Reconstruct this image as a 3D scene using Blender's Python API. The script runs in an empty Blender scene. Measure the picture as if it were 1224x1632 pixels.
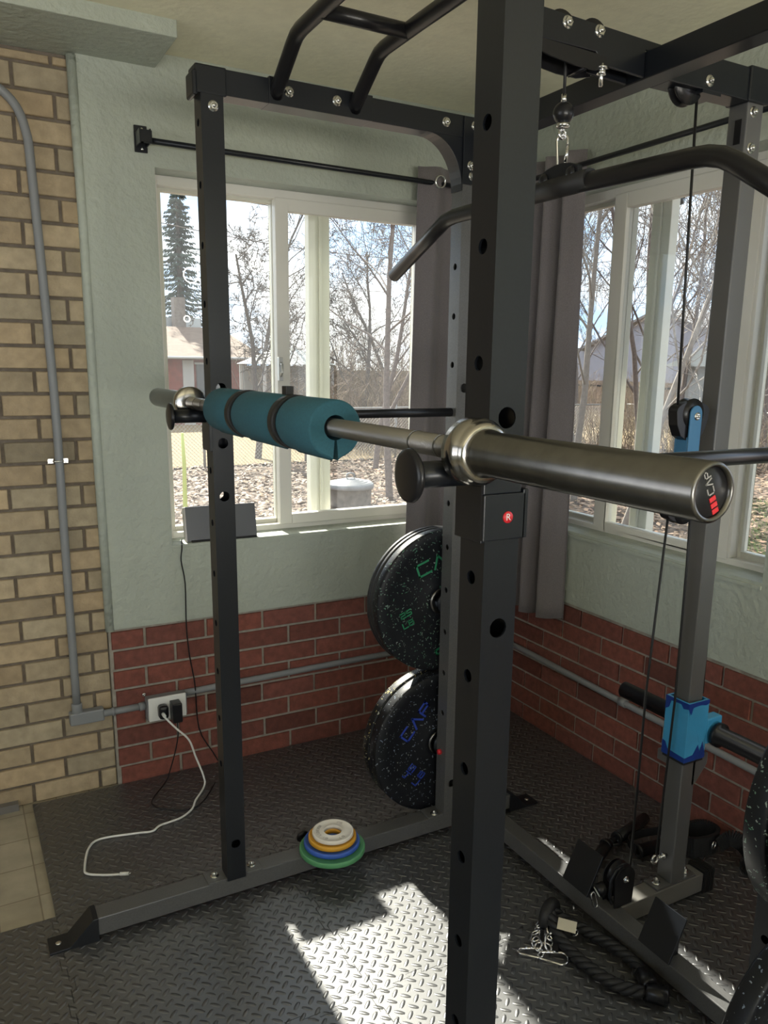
import bpy, bmesh, math, random
from mathutils import Vector, Matrix
S = bpy.context.scene
COL = S.collection
PI = math.pi
V = Vector

# ------------------------------------------------------------------ camera
cam_d = bpy.data.cameras.new('camera'); cam = bpy.data.objects.new('camera', cam_d); COL.objects.link(cam)
yaw, pit, rol = math.radians(60.927), math.radians(12.396), math.radians(0.7866)
fw = V((math.cos(yaw)*math.cos(pit), math.sin(yaw)*math.cos(pit), -math.sin(pit)))
rt = V((math.sin(yaw), -math.cos(yaw), 0)); up = rt.cross(fw)
r2 = rt*math.cos(rol)+up*math.sin(rol); u2 = r2.cross(fw)
M = Matrix((r2, u2, -fw)).transposed().to_4x4(); M.translation = V((0, 0, 1.402))
cam.matrix_world = M
cam_d.sensor_width = 36; cam_d.lens = 1276.5/1632*36
cam_d.shift_x = -(626.6-612)/1632; cam_d.shift_y = (863.4-816)/1632
cam_d.clip_start = 0.02; cam_d.clip_end = 300
S.camera = cam
# ------------------------------------------------------------------ world, sun, exposure
SKY = 2.3; SUN = 17.0; FILL = 215.0
S.view_settings.view_transform = 'Standard'; S.view_settings.look = 'None'
S.view_settings.exposure = 0.12; S.view_settings.gamma = 1.0; S.view_settings.use_curve_mapping = False
w = bpy.data.worlds.new('world'); S.world = w; w.use_nodes = True
nt = w.node_tree; nt.nodes.clear()
def N(t, typ, **kw):
    n = t.nodes.new(typ)
    for k, v in kw.items():
        if k in n.bl_rna.properties: setattr(n, k, v)
    return n
out = N(nt, 'ShaderNodeOutputWorld'); bg = N(nt, 'ShaderNodeBackground'); bg.inputs['Strength'].default_value = SKY
tc = N(nt, 'ShaderNodeTexCoord'); mp = N(nt, 'ShaderNodeMapping'); mp.inputs['Scale'].default_value = (1, 1, 3.0)
nz = N(nt, 'ShaderNodeTexNoise'); nz.inputs['Scale'].default_value = 2.6; nz.inputs['Detail'].default_value = 7; nz.inputs['Roughness'].default_value = .55
cr = N(nt, 'ShaderNodeValToRGB'); e = cr.color_ramp.elements
e[0].position = .40; e[0].color = (.42, .62, .92, 1); e[1].position = .56; e[1].color = (1, 1, 1, 1)
nt.links.new(tc.outputs['Generated'], mp.inputs[0]); nt.links.new(mp.outputs[0], nz.inputs['Vector'])
nt.links.new(nz.outputs['Fac'], cr.inputs[0]); nt.links.new(cr.outputs[0], bg.inputs['Color']); nt.links.new(bg.outputs[0], out.inputs[0])
sd = bpy.data.lights.new('sun', 'SUN'); sd.energy = SUN; sd.angle = math.radians(1.0); sd.color = (1, .93, .82)
sun = bpy.data.objects.new('sun', sd); COL.objects.link(sun)
sun.rotation_euler = V((.015, 1.14, 1.0)).to_track_quat('Z', 'Y').to_euler()
# added fill lamps outside the unseen windows behind the viewer, to brighten the room
def area(name, loc, aim, sx, sy, e, col):
    l = bpy.data.lights.new(name, 'AREA'); l.shape = 'RECTANGLE'; l.size = sx; l.size_y = sy; l.energy = e; l.color = col
    o = bpy.data.objects.new(name, l); COL.objects.link(o); o.location = loc
    o.rotation_euler = (V(loc)-V(aim)).to_track_quat('Z', 'Y').to_euler(); return o
area('fill_lamp_front', (0.1, -2.95, .72), (0.3, -1.2, 2.4), 2.7, 1.0, FILL, (1, .95, .84))
area('fill_lamp_left', (-3.15, 0.4, .72), (-1.4, .6, 2.4), 2.3, 1.0, FILL*.12, (.95, .97, 1))

# ------------------------------------------------------------------ materials
def mat(name, col=(.5, .5, .5), rough=.5, metal=0, spec=.5, **k):
    m = bpy.data.materials.new(name); m.use_nodes = True; t = m.node_tree
    b = t.nodes['Principled BSDF']
    b.inputs['Base Color'].default_value = (*col, 1); b.inputs['Roughness'].default_value = rough
    b.inputs['Metallic'].default_value = metal; b.inputs['Specular IOR Level'].default_value = spec
    for a, v in k.items(): b.inputs[a.replace('_', ' ')].default_value = v
    return m
def L(t, a, b): t.links.new(a, b)
def noisy(m, scale=8, amt=.15, bump=0, bscale=60, dist=.002, detail=4, coord='Object'):
    t = m.node_tree; b = t.nodes['Principled BSDF']; c = tuple(b.inputs['Base Color'].default_value)
    tcn = N(t, 'ShaderNodeTexCoord'); n = N(t, 'ShaderNodeTexNoise'); n.inputs['Scale'].default_value = scale; n.inputs['Detail'].default_value = detail
    L(t, tcn.outputs[coord], n.inputs['Vector'])
    r = N(t, 'ShaderNodeMapRange'); r.inputs['From Min'].default_value = .3; r.inputs['From Max'].default_value = .7
    r.inputs['To Min'].default_value = 1-amt; r.inputs['To Max'].default_value = 1+amt
    L(t, n.outputs['Fac'], r.inputs['Value'])
    mx = N(t, 'ShaderNodeVectorMath', operation='SCALE'); mx.inputs[0].default_value = c[:3]
    L(t, r.outputs[0], mx.inputs['Scale']); L(t, mx.outputs[0], b.inputs['Base Color'])
    if bump:
        n2 = N(t, 'ShaderNodeTexNoise'); n2.inputs['Scale'].default_value = bscale; n2.inputs['Detail'].default_value = 3
        L(t, tcn.outputs[coord], n2.inputs['Vector'])
        bp = N(t, 'ShaderNodeBump'); bp.inputs['Strength'].default_value = bump; bp.inputs['Distance'].default_value = dist
        L(t, n2.outputs['Fac'], bp.inputs['Height']); L(t, bp.outputs[0], b.inputs['Normal'])
    return m
def vcol(m, amt=1.0, base=None):
    """multiply the base colour by the mesh's per-piece colour attribute"""
    t = m.node_tree; b = t.nodes['Principled BSDF']
    a = N(t, 'ShaderNodeAttribute'); a.attribute_name = 'piece'
    mx = N(t, 'ShaderNodeMix', data_type='RGBA', blend_type='MULTIPLY'); mx.inputs[0].default_value = amt
    if b.inputs['Base Color'].links: L(t, b.inputs['Base Color'].links[0].from_socket, mx.inputs[6])
    else: mx.inputs[6].default_value = b.inputs['Base Color'].default_value
    L(t, a.outputs['Color'], mx.inputs[7]); L(t, mx.outputs[2], b.inputs['Base Color'])
    return m
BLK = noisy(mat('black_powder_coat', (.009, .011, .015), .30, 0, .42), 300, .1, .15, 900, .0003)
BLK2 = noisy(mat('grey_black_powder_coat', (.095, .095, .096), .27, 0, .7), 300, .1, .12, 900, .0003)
RUB = mat('black_rubber', (.010, .010, .011), .55)
SATIN = mat('satin_black_plastic', (.010, .010, .012), .3, 0, .4)
CHR = mat('chrome', (.75, .75, .76), .12, 1)
ZINC = mat('zinc_bolt', (.72, .72, .7), .22, 1)
STEEL = noisy(mat('brushed_steel', (.17, .165, .155), .28, 1), 40, .12)
SHAFT = mat('knurled_steel', (.26, .25, .24), .36, 1)
def knurl(m):
    t = m.node_tree; b = t.nodes['Principled BSDF']; c = N(t, 'ShaderNodeTexCoord')
    wv = N(t, 'ShaderNodeTexWave', bands_direction='Y'); wv.inputs['Scale'].default_value = 160; wv.inputs['Distortion'].default_value = 0
    L(t, c.outputs['Object'], wv.inputs['Vector'])
    bp = N(t, 'ShaderNodeBump'); bp.inputs['Strength'].default_value = .5; bp.inputs['Distance'].default_value = .0006
    L(t, wv.outputs['Fac'], bp.inputs['Height']); L(t, bp.outputs[0], b.inputs['Normal'])
knurl(SHAFT)
CEILM = noisy(mat('warm_lit_ceiling_paint', (.82, .79, .60), .8), 30, .04, .35, 55, .004)  # green wall paint with the warm bounced sunlight put into its colour
GREEN = noisy(mat('green_plaster', (.42, .455, .395), .5, 0, .35), 3, .05, .6, 48, .009)
MORT = noisy(mat('mortar', (.33, .305, .26), .9), 40, .2, .5, 150, .003)
RBRICK = vcol(noisy(mat('red_brick', (.19, .062, .045), .8), 45, .22, .6, 160, .003, 6))
YBRICK = vcol(noisy(mat('yellow_brick', (.40, .32, .21), .8), 30, .14, .6, 140, .003, 6))
GREY = mat('grey_paint', (.23, .24, .25), .45)
VINYL = mat('white_vinyl', (.72, .70, .64), .35)
VINYL2 = mat('cream_vinyl', (.62, .61, .52), .4)
WHITE = mat('white_plastic', (.8, .8, .77), .35)
BLUE = noisy(mat('light_blue_enamel', (.06, .34, .62), .25), 9, .1)
DBLUE = mat('dark_blue_enamel', (.01, .045, .26), .3)
SBLUE = mat('steel_blue_enamel', (.04, .17, .33), .4)
FOAM = noisy(mat('teal_foam', (.028, .115, .155), .85), 250, .1, .2, 700, .0006)
REDP = mat('red_plastic', (.6, .02, .03), .4)
WHTP = mat('white_ink', (.7, .7, .7), .5)
GRYP = mat('grey_ink', (.30, .29, .28), .5)
GRNP = mat('green_ink', (.02, .22, .10), .5)
BLUP = mat('blue_ink', (.02, .05, .35), .5)
CURT = noisy(mat('charcoal_curtain', (.18, .162, .17), .75, 0, .3, Sheen_Weight=.3), 300, .12, .2, 700, .0006)
GSTRP = noisy(mat('smooth_black_nylon', (.012, .012, .013), .5), 200, .2, .3, 400, .0006)
GLASS = bpy.data.materials.new('window_glass'); GLASS.use_nodes = True
t = GLASS.node_tree; t.nodes.clear(); o_ = N(t, 'ShaderNodeOutputMaterial'); tr = N(t, 'ShaderNodeBsdfTransparent'); gl = N(t, 'ShaderNodeBsdfGlossy')
gl.inputs['Roughness'].default_value = .02; tr.inputs[0].default_value = (.93, .95, .94, 1); df = N(t, 'ShaderNodeBsdfTranslucent'); df.inputs[0].default_value = (.8, .82, .85, 1)
fr = N(t, 'ShaderNodeFresnel'); fr.inputs[0].default_value = 1.3; mxs = N(t, 'ShaderNodeMixShader'); mx2 = N(t, 'ShaderNodeMixShader')
L(t, fr.outputs[0], mxs.inputs[0]); L(t, tr.outputs[0], mxs.inputs[1]); L(t, gl.outputs[0], mxs.inputs[2])
mx2.inputs[0].default_value = .015; L(t, mxs.outputs[0], mx2.inputs[1]); L(t, df.outputs[0], mx2.inputs[2]); L(t, mx2.outputs[0], o_.inputs[0])

def mat_tread():
    m = mat('foam_tread', (.042, .043, .046), .40, 0, 1.0, IOR=1.8); t = m.node_tree; b = t.nodes['Principled BSDF']
    g = N(t, 'ShaderNodeNewGeometry'); sep = N(t, 'ShaderNodeSeparateXYZ'); L(t, g.outputs['Position'], sep.inputs[0])
    def mt(op, a, c=None, d=None):
        n = N(t, 'ShaderNodeMath', operation=op)
        for i, q in enumerate((a, c, d)):
            if q is None: continue
            if isinstance(q, (int, float)): n.inputs[i].default_value = q
            else: L(t, q, n.inputs[i])
        return n.outputs[0]
    P = 1/.0250
    k = .7071*P
    u = mt('MULTIPLY', mt('ADD', sep.outputs[0], sep.outputs[1]), k)
    v = mt('MULTIPLY', mt('SUBTRACT', sep.outputs[0], sep.outputs[1]), k)
    cu, cv = mt('FLOOR', u), mt('FLOOR', v)
    fu = mt('SUBTRACT', mt('SUBTRACT', u, cu), .5); fv = mt('SUBTRACT', mt('SUBTRACT', v, cv), .5)
    par = mt('FLOORED_MODULO', mt('ADD', cu, cv), 2.0)
    def el(a, c):   # long along a
        q = mt('ADD', mt('POWER', mt('ABSOLUTE', mt('DIVIDE', a, .56)), 2.0), mt('POWER', mt('ABSOLUTE', mt('DIVIDE', c, .20)), 2.0))
        return mt('MAXIMUM', mt('SUBTRACT', 1.0, q), 0.0)
    e1, e2 = el(fu, fv), el(fv, fu)
    h = mt('ADD', mt('MULTIPLY', e1, par), mt('MULTIPLY', e2, mt('SUBTRACT', 1.0, par)))
    h = mt('POWER', h, .6)
    n2 = N(t, 'ShaderNodeTexNoise'); n2.inputs['Scale'].default_value = 500; L(t, g.outputs['Position'], n2.inputs['Vector'])
    h = mt('ADD', h, mt('MULTIPLY', n2.outputs['Fac'], .10))
    bp = N(t, 'ShaderNodeBump'); bp.inputs['Strength'].default_value = 1; bp.inputs['Distance'].default_value = .0030
    L(t, h, bp.inputs['Height']); L(t, bp.outputs[0], b.inputs['Normal'])
    return m
TREAD = mat_tread()
def mat_fleck(name, c1, c2, dens=.36):
    m = mat(name, (.009, .010, .013), .42, 0, .3); t = m.node_tree; b = t.nodes['Principled BSDF']
    tcn = N(t, 'ShaderNodeTexCoord')
    n0 = N(t, 'ShaderNodeTexNoise'); n0.inputs['Scale'].default_value = 60; L(t, tcn.outputs['Object'], n0.inputs['Vector'])
    ad = N(t, 'ShaderNodeVectorMath', operation='MULTIPLY_ADD'); ad.inputs[1].default_value = (.03,)*3
    L(t, n0.outputs['Color'], ad.inputs[0]); L(t, tcn.outputs['Object'], ad.inputs[2])
    vo = N(t, 'ShaderNodeTexVoronoi'); vo.inputs['Scale'].default_value = 140; L(t, ad.outputs[0], vo.inputs['Vector'])
    lt = N(t, 'ShaderNodeMath', operation='LESS_THAN'); lt.inputs[1].default_value = .30; L(t, vo.outputs['Distance'], lt.inputs[0])
    sp = N(t, 'ShaderNodeSeparateColor'); L(t, vo.outputs['Color'], sp.inputs[0])
    l2 = N(t, 'ShaderNodeMath', operation='LESS_THAN'); l2.inputs[1].default_value = dens; L(t, sp.outputs[0], l2.inputs[0])
    mu = N(t, 'ShaderNodeMath', operation='MULTIPLY'); L(t, lt.outputs[0], mu.inputs[0]); L(t, l2.outputs[0], mu.inputs[1])
    mc = N(t, 'ShaderNodeMix', data_type='RGBA'); L(t, sp.outputs[1], mc.inputs[0]); mc.inputs[6].default_value = (*c1, 1); mc.inputs[7].default_value = (*c2, 1)
    mm = N(t, 'ShaderNodeMix', data_type='RGBA'); L(t, mu.outputs[0], mm.inputs[0]); mm.inputs[6].default_value = (.009, .010, .013, 1); L(t, mc.outputs[2], mm.inputs[7])
    L(t, mm.outputs[2], b.inputs['Base Color']); return m
FLECKG = mat_fleck('rubber_green_fleck', (.07, .20, .13), (.26, .30, .28))
FLECKB = mat_fleck('rubber_blue_fleck', (.16, .21, .30), (.26, .28, .27), .28)
FLECKY = mat_fleck('rubber_yellow_fleck', (.75, .62, .20), (.5, .5, .45), .45)

# ------------------------------------------------------------------ mesh builder
ORG = {}
class MB:
    def __init__(s): s.v = []; s.f = []; s.sm = []; s.mi = []; s.pc = []; s.cur = (1, 1, 1); s.m = 0
    def add(s, vs, fs, smooth=False):
        b = len(s.v); s.v += [V(p) for p in vs]
        for f in fs: s.f.append([b+i for i in f]); s.sm.append(smooth); s.mi.append(s.m); s.pc.append(s.cur)
        return s
    def box(s, x0, x1, y0, y1, z0, z1):
        vs = [(x, y, z) for z in (z0, z1) for y in (y0, y1) for x in (x0, x1)]
        return s.add(vs, [(0, 2, 3, 1), (4, 5, 7, 6), (0, 1, 5, 4), (2, 6, 7, 3), (0, 4, 6, 2), (1, 3, 7, 5)])
    def obox(s, c, ax, ay, az, hx, hy, hz):
        c = V(c); ax, ay, az = V(ax).normalized(), V(ay).normalized(), V(az).normalized()
        vs = [c+ax*hx*i+ay*hy*j+az*hz*k for k in (-1, 1) for j in (-1, 1) for i in (-1, 1)]
        return s.add(vs, [(0, 2, 3, 1), (4, 5, 7, 6), (0, 1, 5, 4), (2, 6, 7, 3), (0, 4, 6, 2), (1, 3, 7, 5)])
    def frame(s, d):
        d = V(d).normalized(); a = V((0, 0, 1)) if abs(d.z) < .9 else V((1, 0, 0))
        u = d.cross(a).normalized(); return u, d.cross(u)
    def tube(s, pts, r, n=12, caps=True, smooth=True, closed=False):
        pts = [V(p) for p in pts]; rs = r if isinstance(r, (list, tuple)) else [r]*len(pts)
        rings = []; m = len(pts); u = None
        for i, p in enumerate(pts):
            if closed: d = pts[(i+1) % m]-pts[i-1]
            else: d = pts[min(i+1, m-1)]-pts[max(i-1, 0)]
            d.normalize()
            if u is None: u, _ = s.frame(d)
            else:
                u = u-d*u.dot(d)
                if u.length < 1e-6: u, _ = s.frame(d)
                u.normalize()
            w_ = d.cross(u)
            rings.append([p+(u*math.cos(2*PI*k/n)+w_*math.sin(2*PI*k/n))*rs[i] for k in range(n)])
        vs = [q for rg in rings for q in rg]; fs = []
        for i in range(m if closed else m-1):
            j = (i+1) % m
            for k in range(n): fs.append((i*n+k, i*n+(k+1) % n, j*n+(k+1) % n, j*n+k))
        s.add(vs, fs, smooth)
        if caps and not closed:
            b = len(s.v)-len(vs)
            s.f.append([b+k for k in range(n)][::-1]); s.f.append([b+(m-1)*n+k for k in range(n)])
            s.sm += [False]*2; s.mi += [s.m]*2; s.pc += [s.cur]*2
        return s
    def lathe(s, o, d, prof, n=32, closed=False):
        """prof: list of (offset along d, radius)"""
        o = V(o); d = V(d).normalized(); u, w_ = s.frame(d)
        for i in range(len(prof)-(0 if closed else 1)):
            (a, ra), (b, rb) = prof[i], prof[(i+1) % len(prof)]
            sm = True
            vs = [o+d*a+(u*math.cos(2*PI*k/n)+w_*math.sin(2*PI*k/n))*ra for k in range(n)] + [o+d*b+(u*math.cos(2*PI*k/n)+w_*math.sin(2*PI*k/n))*rb for k in range(n)]
            if ra < 1e-6 and rb < 1e-6: continue
            s.add(vs, [(k, (k+1) % n, n+(k+1) % n, n+k) for k in range(n)], sm)
        return s
    def cyl(s, a, b, r, n=20): return s.tube([a, b], r, n)
    def prism(s, poly, o, u, v, d):
        """polygon in (u,v) from o extruded by vector d"""
        o, u, v, d = V(o), V(u), V(v), V(d); n = len(poly)
        a = [o+u*p[0]+v*p[1] for p in poly]; b = [q+d for q in a]
        return s.add(a+b, [list(range(n))[::-1], list(range(n, 2*n))]+[(i, (i+1) % n, n+(i+1) % n, n+i) for i in range(n)])
    def plate_holes(s, o, u, v, w_, L_, holes, r, depth):
        """wall strip w_ wide (u) and L_ long (v) with round holes and rims going in along -normal"""
        o, u, v = V(o), V(u).normalized(), V(v).normalized(); nn = u.cross(v)
        y = 0; hs = sorted(h for h in holes if w_/2 < h < L_-w_/2)
        K = 16
        for h in hs:
            a, b = h-w_/2, h+w_/2
            if a > y+1e-5: s.add([o+v*y, o+u*w_+v*y, o+u*w_+v*a, o+v*a], [(0, 1, 2, 3)])
            c = o+u*(w_/2)+v*h; ci = []; sq = []
            for k in range(K):
                t_ = 2*PI*k/K; cx, cy = math.cos(t_), math.sin(t_); m_ = max(abs(cx), abs(cy))
                ci.append(c+(u*cx+v*cy)*r); sq.append(c+(u*cx+v*cy)*(w_/2/m_))
            s.add(ci+sq, [(k, K+k, K+(k+1) % K, (k+1) % K) for k in range(K)])
            s.add(ci+[p-nn*depth for p in ci], [(k, (k+1) % K, K+(k+1) % K, K+k) for k in range(K)], True)
            y = b
        s.add([o+v*y, o+u*w_+v*y, o+u*w_+v*L_, o+v*L_], [(0, 1, 2, 3)])
    def build(s, name, m, parent=None, loc=None, bevel=0, fix=True):
        org = V(loc) if loc is not None else (ORG[parent.name] if parent else V((0, 0, 0)))
        me = bpy.data.meshes.new(name); me.from_pydata([p-org for p in s.v], [], s.f)
        for i, p in enumerate(me.polygons): p.use_smooth = s.sm[i]; p.material_index = s.mi[i]
        for q in (m if isinstance(m, list) else [m]): me.materials.append(q)
        if any(c != (1, 1, 1) for c in s.pc):
            at = me.color_attributes.new('piece', 'FLOAT_COLOR', 'CORNER')
            for p in me.polygons:
                for li in p.loop_indices: at.data[li].color = (*s.pc[p.index], 1)
        if fix:
            bm = bmesh.new(); bm.from_mesh(me)
            bmesh.ops.remove_doubles(bm, verts=bm.verts, dist=1e-6)
            bmesh.ops.recalc_face_normals(bm, faces=bm.faces); bm.to_mesh(me); bm.free()
        me.update()
        o = bpy.data.objects.new(name, me); COL.objects.link(o)
        if parent: o.parent = parent
        else: o.location = org
        ORG[o.name] = org
        if bevel:
            b = o.modifiers.new('bevel', 'BEVEL'); b.width = bevel; b.segments = 2; b.limit_method = 'ANGLE'; b.angle_limit = math.radians(50); b.harden_normals = False
        return o
def tag(o, label=None, cat=None, group=None, kind=None):
    if label: o['label'] = label
    if cat: o['category'] = cat
    if group: o['group'] = group
    if kind: o['kind'] = kind
    return o
def root(name, loc, label, cat, group=None):
    o = bpy.data.objects.new(name, None); COL.objects.link(o); o.location = loc; o.empty_display_size = .05
    ORG[o.name] = V(loc); return tag(o, label, cat, group)
def copy_tree(o, parent=None):
    c = o.copy(); COL.objects.link(c)
    if parent: c.parent = parent
    for ch in list(o.children): copy_tree(ch, c)
    return c
def arc(c, u, v, r, a0, a1, n):
    c, u, v = V(c), V(u), V(v); return [c+(u*math.cos(a0+(a1-a0)*i/n)+v*math.sin(a0+(a1-a0)*i/n))*r for i in range(n+1)]
def smooth_path(pts, n=6):
    P_ = [V(p) for p in pts]; P_ = [P_[0]*2-P_[1]]+P_+[P_[-1]*2-P_[-2]]; o = []
    for i in range(1, len(P_)-2):
        a, b, c, d = P_[i-1:i+3]
        for k in range(n):
            t_ = k/n; o.append(.5*((2*b)+(c-a)*t_+(2*a-5*b+4*c-d)*t_*t_+(3*b-a-3*c+d)*t_**3))
    o.append(P_[-2]); return o
STR = {  # blocky stroke letters in a unit box (x right, y up)
 'C': [[(1, 1), (0, 1), (0, 0), (1, 0)]], 'A': [[(0, 0), (.5, 1), (1, 0)]], 'P': [[(0, 0), (0, .9), (1, .9), (1, .45), (.2, .45)]],
 '2': [[(0, 1), (1, 1), (1, .5), (0, .5), (0, 0), (1, 0)]], '5': [[(1, 1), (0, 1), (0, .5), (1, .5), (1, 0), (0, 0)]],
 'L': [[(0, 1), (0, 0), (1, 0)]], 'B': [[(0, 0), (0, 1), (.9, 1), (.9, .55), (0, .55)], [(.9, .5), (1, .45), (1, 0), (0, 0)]],
 '4': [[(0, 1), (0, .5), (1, .5)], [(1, 1), (1, 0)]],
 'I': [[(.5, 0), (.5, 1)]], 'O': [[(0, 0), (0, 1), (1, 1), (1, 0), (0, 0)]], 'H': [[(0, 0), (0, 1)], [(1, 0), (1, 1)], [(0, .5), (1, .5)]],
 'E': [[(1, 1), (0, 1), (0, 0), (1, 0)], [(0, .5), (.8, .5)]], 'N': [[(0, 0), (0, 1), (1, 0), (1, 1)]], 'R': [[(0, 0), (0, 1), (1, 1), (1, .5), (0, .5), (1, 0)]],
 'T': [[(0, 1), (1, 1)], [(.5, 1), (.5, 0)]], '1': [[(.5, 0), (.5, 1)]], '.': [[(.4, 0), (.6, 0)]], 'V': [[(0, 1), (.5, 0), (1, 1)]], 'K': [[(0, 0), (0, 1)], [(1, 1), (0, .5), (1, 0)]], 'G': [[(1, 1), (0, 1), (0, 0), (1, 0), (1, .5), (.5, .5)]]}
def strokes(mb, txt, o, u, v, w_, h, gap, t_, nrm, th=.0006):
    """raised stroke letters; o lower-left, u/v unit directions"""
    o, u, v, nrm = V(o), V(u).normalized(), V(v).normalized(), V(nrm).normalized(); x = 0
    for ch in txt:
        for st in STR.get(ch, []):
            for (a, b) in zip(st, st[1:]):
                A = o+u*(x+a[0]*w_)+v*(a[1]*h); B = o+u*(x+b[0]*w_)+v*(b[1]*h); d = (B-A)
                if d.length < 1e-6: continue
                mb.obox((A+B)/2+nrm*th/2, d, nrm.cross(d), nrm, d.length/2+t_/2, t_/2, th/2)
        x += w_+gap
def bolt(p, d, parent, r=.0085, h=.007, wr=.0115, name='bolt', m=None):
    p, d = V(p), V(d).normalized(); b = MB()
    b.lathe(p, d, [(0, 0), (0, wr), (.0016, wr), (.0016, 0)], 20)
    b.tube([p+d*.0016, p+d*h], r, 6, smooth=False); b.lathe(p, d, [(h, r*.55), (h+.0035, r*.5), (h+.0045, 0)], 12)
    return b.build(name, m or ZINC, parent)

# ------------------------------------------------------------------ room shell
Y1, X2, CZ = 2.62, 1.96, 2.287
XL, YF = -2.55, -2.35
def bricks(b, P0, du, up_, n, u0, u1, z0, z1, pl, pz, seed, half=True, dep=.02, mort=.0095, clip=None):
    """courses of bricks on a plane: P0 origin, du along, n outward"""
    rnd = random.Random(seed); P0, du, up_, n = V(P0), V(du), V(up_), V(n)
    r_ = 0; z = z0
    while z < z1-.01:
        zt = min(z+pz-mort, z1); off = (pl/2 if r_ % 2 else 0)+rnd.uniform(-.004, .004)
        u = u0-pl*2+off
        while u < u1:
            a, c = max(u+mort/2, u0), min(u+pl-mort/2, u1); u += pl
            if c-a < .012: continue
            if clip and clip((a+c)/2, (z+zt)/2): continue
            t_ = rnd.uniform(.82, 1.15); g = rnd.uniform(-.05, .05)
            if rnd.random() < .08: t_ *= .72
            b.cur = (t_*(1+g), t_, t_*(1-g)); ou = rnd.uniform(-.0015, .0015); e_ = .002
            o = P0+du*a+up_*z+n*ou; U = du*(c-a); W = up_*(zt-z)
            f_ = [o, o+U, o+U+W, o+W]; s_ = [o+du*e_+up_*e_+n*.003, o+U-du*e_+up_*e_+n*.003, o+U+W-du*e_-up_*e_+n*.003, o+W+du*e_-up_*e_+n*.003]
            bk = [q-n*dep for q in f_]
            b.add(bk+f_+s_, [(0, 1, 5, 4), (1, 2, 6, 5), (2, 3, 7, 6), (3, 0, 4, 7), (4, 5, 9, 8), (5, 6, 10, 9), (6, 7, 11, 10), (7, 4, 8, 11), (8, 9, 10, 11)])
        z += pz; r_ += 1
    b.cur = (1, 1, 1)
# window openings
W1 = (.617, 1.63, .812, 1.973); W2 = (1.39, 2.47, .822, 1.995)
wb = MB()
wb.box(XL-.2, .40, Y1+.035, Y1+.2, -.1, CZ+.02)           # behind yellow brick
wb.box(.40, X2+.2, Y1+.005, Y1+.2, -.1, .55)              # behind red brick
wall_back = tag(wb.build('wall_back', MORT), kind='structure')
b = MB(); b.box(XL-.1, .40, Y1+.029, Y1+.036, -.1, CZ); b.build('mortar_bed', noisy(mat('dark_mortar', (.17, .14, .11), .9), 40, .2, .5, 150, .003), wall_back)
b = MB(); bricks(b, (0, Y1+.022, 0), (1, 0, 0), (0, 0, 1), (0, -1, 0), -1.3, .398, -.01, 2.235, .206, .0695, 3)
b.build('yellow_brickwork', YBRICK, wall_back, fix=False)
b = MB(); bricks(b, (0, Y1, 0), (1, 0, 0), (0, 0, 1), (0, -1, 0), .407, X2, -.005, .545, .206, .0690, 5)
b.build('red_brickwork', RBRICK, wall_back, fix=False)
b = MB()
b.box(.41, W1[0], Y1-.008, Y1+.16, .548, CZ); b.box(W1[1], X2+.16, Y1-.008, Y1+.16, .548, CZ)
b.box(W1[0], W1[1], Y1-.008, Y1+.16, .548, W1[2]); b.box(W1[0], W1[1], Y1-.008, Y1+.16, W1[3], CZ)
b.build('plaster', GREEN, wall_back)
b = MB(); b.tube([(.404, Y1-.002, .545), (.402, Y1-.002, 1.2), (.404, Y1-.001, 1.8), (.400, Y1-.002, 2.24)], [.014, .0145, .0135, .014], 14)
b.build('plaster_corner_bead', GREEN, wall_back)
wr = MB(); wr.box(X2+.005, X2+.2, YF-.2, Y1+.2, -.1, .55)
wall_right = tag(wr.build('wall_right', MORT), kind='structure')
b = MB(); bricks(b, (X2, 0, 0), (0, -1, 0), (0, 0, 1), (-1, 0, 0), -Y1, 1.2, -.005, .548, .206, .0690, 9)
b.build('red_brickwork', RBRICK, wall_right, fix=False)
b = MB()
for (ya, yb) in ((W2[1], Y1), (.9, W2[0]), (YF, -.4)): b.box(X2-.006, X2+.16, ya, yb, W2[2], W2[3])
b.box(X2-.006, X2+.16, YF, Y1, .552, W2[2]); b.box(X2-.006, X2+.16, YF, Y1, W2[3], CZ)
b.build('plaster', GREEN, wall_right)
b = MB(); b.box(XL, -1.3, YF-.12, YF, 0, CZ); b.box(1.5, X2, YF-.12, YF, 0, CZ); b.box(-1.3, 1.5, YF-.12, YF, 0, .8); b.box(-1.3, 1.5, YF-.12, YF, 2.0, CZ)
tag(b.build('wall_front', GREEN), kind='structure')
b = MB(); b.box(XL-.12, XL, YF, -.8, 0, CZ); b.box(XL-.12, XL, 1.6, Y1+.1, 0, CZ); b.box(XL-.12, XL, -.8, 1.6, 0, .8); b.box(XL-.12, XL, -.8, 1.6, 2.0, CZ)
tag(b.build('wall_left', GREEN), kind='structure')
b = MB(); b.box(XL-.12, X2+.5, YF-.12, Y1+.5, CZ, CZ+.1); tag(b.build('ceiling', CEILM), kind='structure')
soff = MB(); soff.box(XL, .632, 2.353, Y1+.03, 2.245, CZ+.005)
tag(soff.build('trim_1', GREEN, bevel=.003), 'green painted boxed soffit along the ceiling above the yellow brick', kind='structure')
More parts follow.
